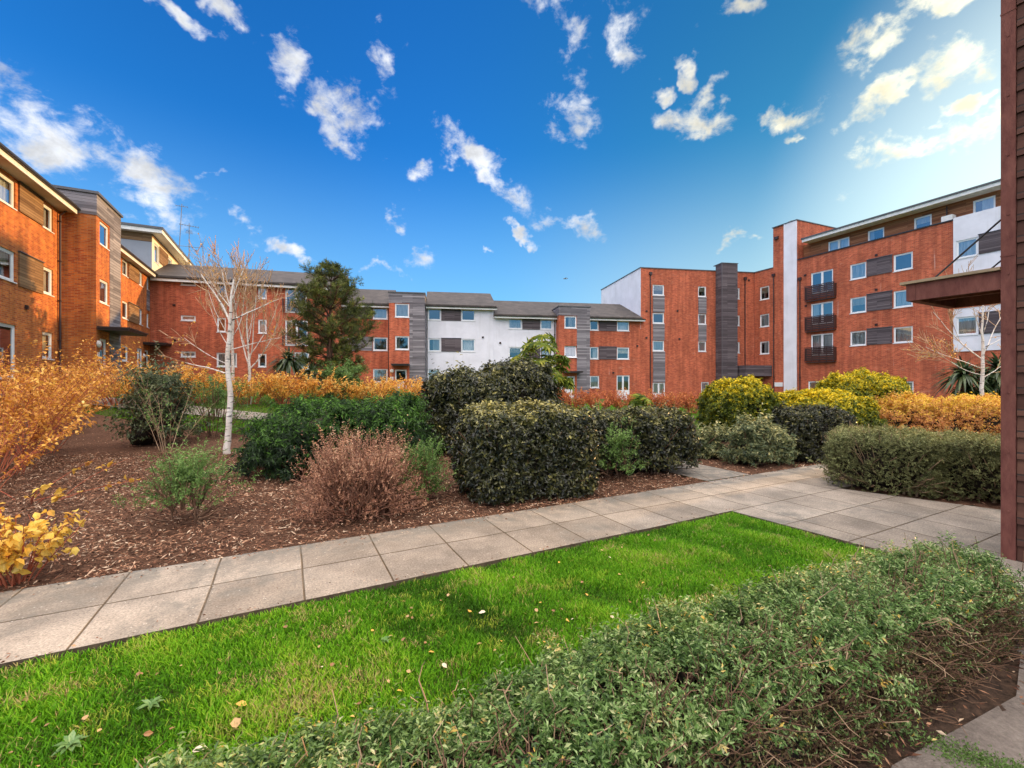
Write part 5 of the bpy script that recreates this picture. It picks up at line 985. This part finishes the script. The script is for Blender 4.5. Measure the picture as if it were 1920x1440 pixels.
# ------------------------------------------------------------------ ground cover
def scatter(g, poly, n):
    a = np.array(poly); lo, hi = a.min(0), a.max(0); p = g.uniform(lo, hi, (int(n * 3.2), 2)); return p[inpoly(p[:, 0], p[:, 1], poly)][:n]
LAWN = [p2w(-5.5, -0.01), p2w(3.86, -0.01), p2w(4.13, -1.9), (2.85, 2.95), (1.2, 2.1), (0.0, 1.42), (-0.9, 0.95), (-2.6, 0.95), (-5.5, 0.6)]
def grass():
    g = np.random.default_rng(171); n = 190000; p = scatter(g, LAWN, n)
    q = scatter(g, [p2w(-5.5, -0.1), p2w(3.8, -0.1), p2w(3.9, -1.0), (0.5, 2.0), (-0.5, 1.3), (-2.0, 1.2)], 30000); p = np.concatenate([p, q]); n = len(p); wv = waves(172, 0.55); w3 = waves(175, 1.6)
    P = np.column_stack([p, np.full(n, -0.040)]); a = g.uniform(0, 6.283, n); ln = g.uniform(0.4, 1.0, n)
    hgt = g.uniform(0.022, 0.044, n) * (1 + 0.18 * wv(P)); bx = np.stack([np.cos(a), np.sin(a), np.zeros(n)], 1); sd_ = np.stack([-np.sin(a), np.cos(a), np.zeros(n)], 1); w = g.uniform(0.0018, 0.0036, n)[:, None]
    mid = P + bx * (hgt * ln * 0.3)[:, None] + np.array([0, 0, 1.0]) * (hgt * 0.62)[:, None]; tip = P + bx * (hgt * ln * 1.0)[:, None] + np.array([0, 0, 1.0]) * hgt[:, None]
    V = np.stack([P - sd_ * w, P + sd_ * w, mid + sd_ * w * 0.8, tip, mid - sd_ * w * 0.8], 1).reshape(-1, 3); i = (np.arange(n) * 5)[:, None, None]; F = (np.array([[0, 1, 2], [0, 2, 4], [4, 2, 3]])[None] + i).reshape(-1, 3)
    t = 0.44 + 0.15 * g.normal(size=n) + 0.09 * wv(P) + 0.11 * w3(P); wp = waves(176, 0.33)(P) + 0.6 * waves(177, 0.12)(P); worn = (wp > 1.5 - 0.55 * np.clip(0.6 - P[:, 0], 0, 1)) & (g.uniform(0, 1, n) < 0.4); t[worn] = g.uniform(0.9, 1.0, worn.sum()); t[g.uniform(0, 1, n) < 0.035] = 0.98
    # clover-like small leaves in patches between the blades
    c = scatter(g, LAWN, 26000); Pc = np.column_stack([c, np.full(len(c), -0.05)]); Pc = Pc[waves(173, 0.45)(Pc) > 0.4]; m = len(Pc); Pc[:, 2] += g.uniform(0.015, 0.035, m); A = U(np.column_stack([g.normal(size=(m, 2)), g.uniform(-0.1, 0.4, m)])); N = U(np.array([0, 0, 1.0]) + 0.3 * g.normal(size=(m, 3))); V2, F2, k = leaf_mesh(Pc, A, N, 0.016, 0.013)
    tt = np.concatenate([np.repeat(np.clip(t, 0, 1), 5), np.repeat(np.clip(0.25 + 0.1 * g.normal(size=m), 0, 1), k)]); tag(obj_np('grass', np.concatenate([V, V2]), np.concatenate([F, F2 + len(V)]), M['grass'], tint=tt), kind='stuff')
    # coarser tufts for the lawns farther off
    n = 60000; p = np.concatenate([scatter(g, [(-22, 12), (-9, 10.5), (-3, 12.6), (0, 12.2), (9, 13), (16, 15), (16, 30), (-22, 30)], n), scatter(g, [(-12, 11.5), (-4, 11.5), (-4, 15), (-12, 15)], 14000)]); p = p[~inpoly(p[:, 0], p[:, 1], BED1) & ~inpoly(p[:, 0], p[:, 1], BED2)]; n = len(p)
    P = np.column_stack([p, tz(p[:, 0], p[:, 1]) - 0.06]); A = U(np.column_stack([g.normal(size=(n, 2)) * 0.5, np.ones(n)])); V, F, k = leaf_mesh(P, A, U(g.normal(size=(n, 3))), g.uniform(0.06, 0.11, n), 0.02)
    tag(obj_np('lawn_grass', V, F, M['grass'], tint=np.repeat(np.clip(0.5 + 0.13 * g.normal(size=n), 0, 1), k)), kind='stuff')
grass()
def mulch():
    g = np.random.default_rng(181); near = [p2w(-7, 1.13), p2w(4.85, 1.13), p2w(4.82, 3.2), (-3, 9.5), (-9, 8.5)]
    p = np.concatenate([scatter(g, near, 95000), scatter(g, BED1, 20000), scatter(g, BED2, 9000), scatter(g, BED3, 3000), scatter(g, BEDH, 1200)]); k0 = len(p); uu = g.uniform(-6, 9, 900); vv = 1.125 - np.minimum(g.exponential(0.06, 900), 0.9); uu2 = g.uniform(-6, 4, 260); vv2 = np.minimum(g.exponential(0.05, 260), 0.5)
    sp = np.array([p2w(a_, b_) for a_, b_ in zip(np.concatenate([uu, uu2]), np.concatenate([vv, vv2]))]); p = np.concatenate([p, sp]); n = len(p); wv = waves(182, 0.35)
    P = np.column_stack([p, tz(p[:, 0], p[:, 1]) - 0.012]); P[k0:, 2] = 0.004; P[:k0, 2] += np.abs(g.normal(size=k0)) * 0.012 + 0.008 * wv(P[:k0]); A = U(np.column_stack([g.normal(size=(n, 2)), g.normal(size=n) * 0.22])); N = U(np.array([0, 0, 1.0]) + 0.45 * g.normal(size=(n, 3)))
    L = g.gamma(2.5, 0.012, n) + 0.012; L[k0:] *= 0.5; V, F, k = leaf_mesh(P, A, N, L, np.minimum(L * 0.5, g.uniform(0.005, 0.015, n)), fold=0.1, curl=0.03); t = np.clip(0.40 + 0.28 * g.normal(size=n) + 0.07 * wv(P), 0, 1); t[g.uniform(0, 1, n) < 0.05] = 1
    tag(obj_np('bark_mulch', V, F, M['chip'], tint=np.repeat(t, k)), kind='stuff')
mulch()
def moss():
    g = np.random.default_rng(191); n = 5000; c = np.array([2.02, 1.62]); q = g.normal(size=(n, 2)) * np.array([0.22, 0.045]); r = R(-38); p = c + np.column_stack([q[:, 0] * math.cos(r) - q[:, 1] * math.sin(r), q[:, 0] * math.sin(r) + q[:, 1] * math.cos(r)])
    P = np.column_stack([p, np.full(n, -0.018)]); A = U(np.column_stack([g.normal(size=(n, 2)), np.ones(n)])); V, F, k = leaf_mesh(P, A, U(g.normal(size=(n, 3))), g.uniform(0.006, 0.014, n), 0.006)
    tag(obj_np('moss', V, F, M['leaf_fresh'], tint=np.repeat(np.clip(0.35 + 0.12 * g.normal(size=n), 0, 1), k)), kind='stuff')
moss()
def gp(px, py, z=0.0):
    y = FPX * (1.5 - z) / (py - 714); return (px - 960) / FPX * y, y
def fallen():
    g = np.random.default_rng(201); protos = []
    for i in range(4):
        L = 0.05; V, F, k = leaf_mesh(np.array([[-L / 2, 0, 0.004]]), np.array([[1.0, 0, 0.05]]), np.array([[0, 0.1 * i - 0.2, 1.0]]), L, L * (0.62 + 0.06 * i), fold=0.14, curl=0.12 - 0.08 * i, full=True)
        protos.append([mesh_np('fallen_leaf', V, F, [M['fallen']], tint=np.full(7, t)) for t in (0.12, 0.45, 0.68, 0.97)])
    special = [(375, 1402, 0, 3, 1.35, 'large pale fallen leaf on the grass near the bottom left'), (904, 1146, 1, 3, 1.1, 'white fallen leaf in the middle of the lawn'), (880, 1144, 2, 2, 0.95, 'round orange fallen leaf beside the white one'),
               (1064, 1162, 0, 2, 1.0, 'orange yellow fallen leaf right of the lawn centre'), (452, 1318, 2, 2, 1.2, 'flat yellow brown leaf on the left part of the lawn'), (442, 1356, 3, 1, 1.2, 'curled tan leaf below the flat yellow brown one')]
    spots = [(px, py, a, t, s, lab) for px, py, a, t, s, lab in special]
    while len(spots) < 135:
        p = scatter(g, [p2w(-4.5, -0.1), p2w(2.6, -0.1), (1.0, 2.3), (-0.3, 1.55), (-2.0, 1.5)], 1)
        if len(p): spots.append((p[0][0], p[0][1], g.integers(4), g.choice([0, 0, 0, 0, 1, 1, 1, 2, 3]), g.uniform(0.3, 0.85), None))
    for s in spots:
        x, y = gp(s[0], s[1]) if s[5] else (s[0], s[1]); o = link(bpy.data.objects.new('fallen_leaf', protos[s[2]][s[3]])); o.location = (x, y, -0.012 + g.uniform(0, 0.008)); o.rotation_euler = (g.normal() * 0.25, g.normal() * 0.25, g.uniform(0, 6.28)); o.scale = (s[4] * 0.85,) * 3
        tag(o, s[5] or 'small dry brown or tan leaf lying among the grass blades', 'fallen leaf', 'fallen leaves on the lawn')
fallen()
def weeds():
    g = np.random.default_rng(211)
    for px, py, s, lab in [(283, 1317, 1.0, 'flat pale weed rosette on the lawn, farther of the left ones'), (133, 1390, 1.15, 'broad leaved weed rosette at the bottom left of the lawn'), (340, 1434, 1.0, 'weed rosette cut by the bottom edge beside the hedge'), (722, 1196, 0.7, 'small weed tuft in the lawn centre left')]:
        x, y = gp(px, py); n = 15; a = np.arange(n) / n * 12.566 + g.normal(size=n) * 0.25; A = np.column_stack([np.cos(a), np.sin(a), np.where(np.arange(n) < 8, 0.12, 0.55)]); V, F, k = leaf_mesh(np.zeros((n, 3)), A, np.tile([0, 0, 1.0], (n, 1)), 0.056 * s * g.uniform(0.55, 1.1, n), 0.020 * s, fold=0.25, curl=0.2, full=True)
        o = obj_np('weed_rosette', V, F, M['weed'], tint=np.repeat(np.clip(0.55 + 0.2 * g.normal(size=n), 0, 1), k)); o.location = (x, y, -0.012); tag(o, lab, 'weed', 'weeds in the lawn')
weeds()
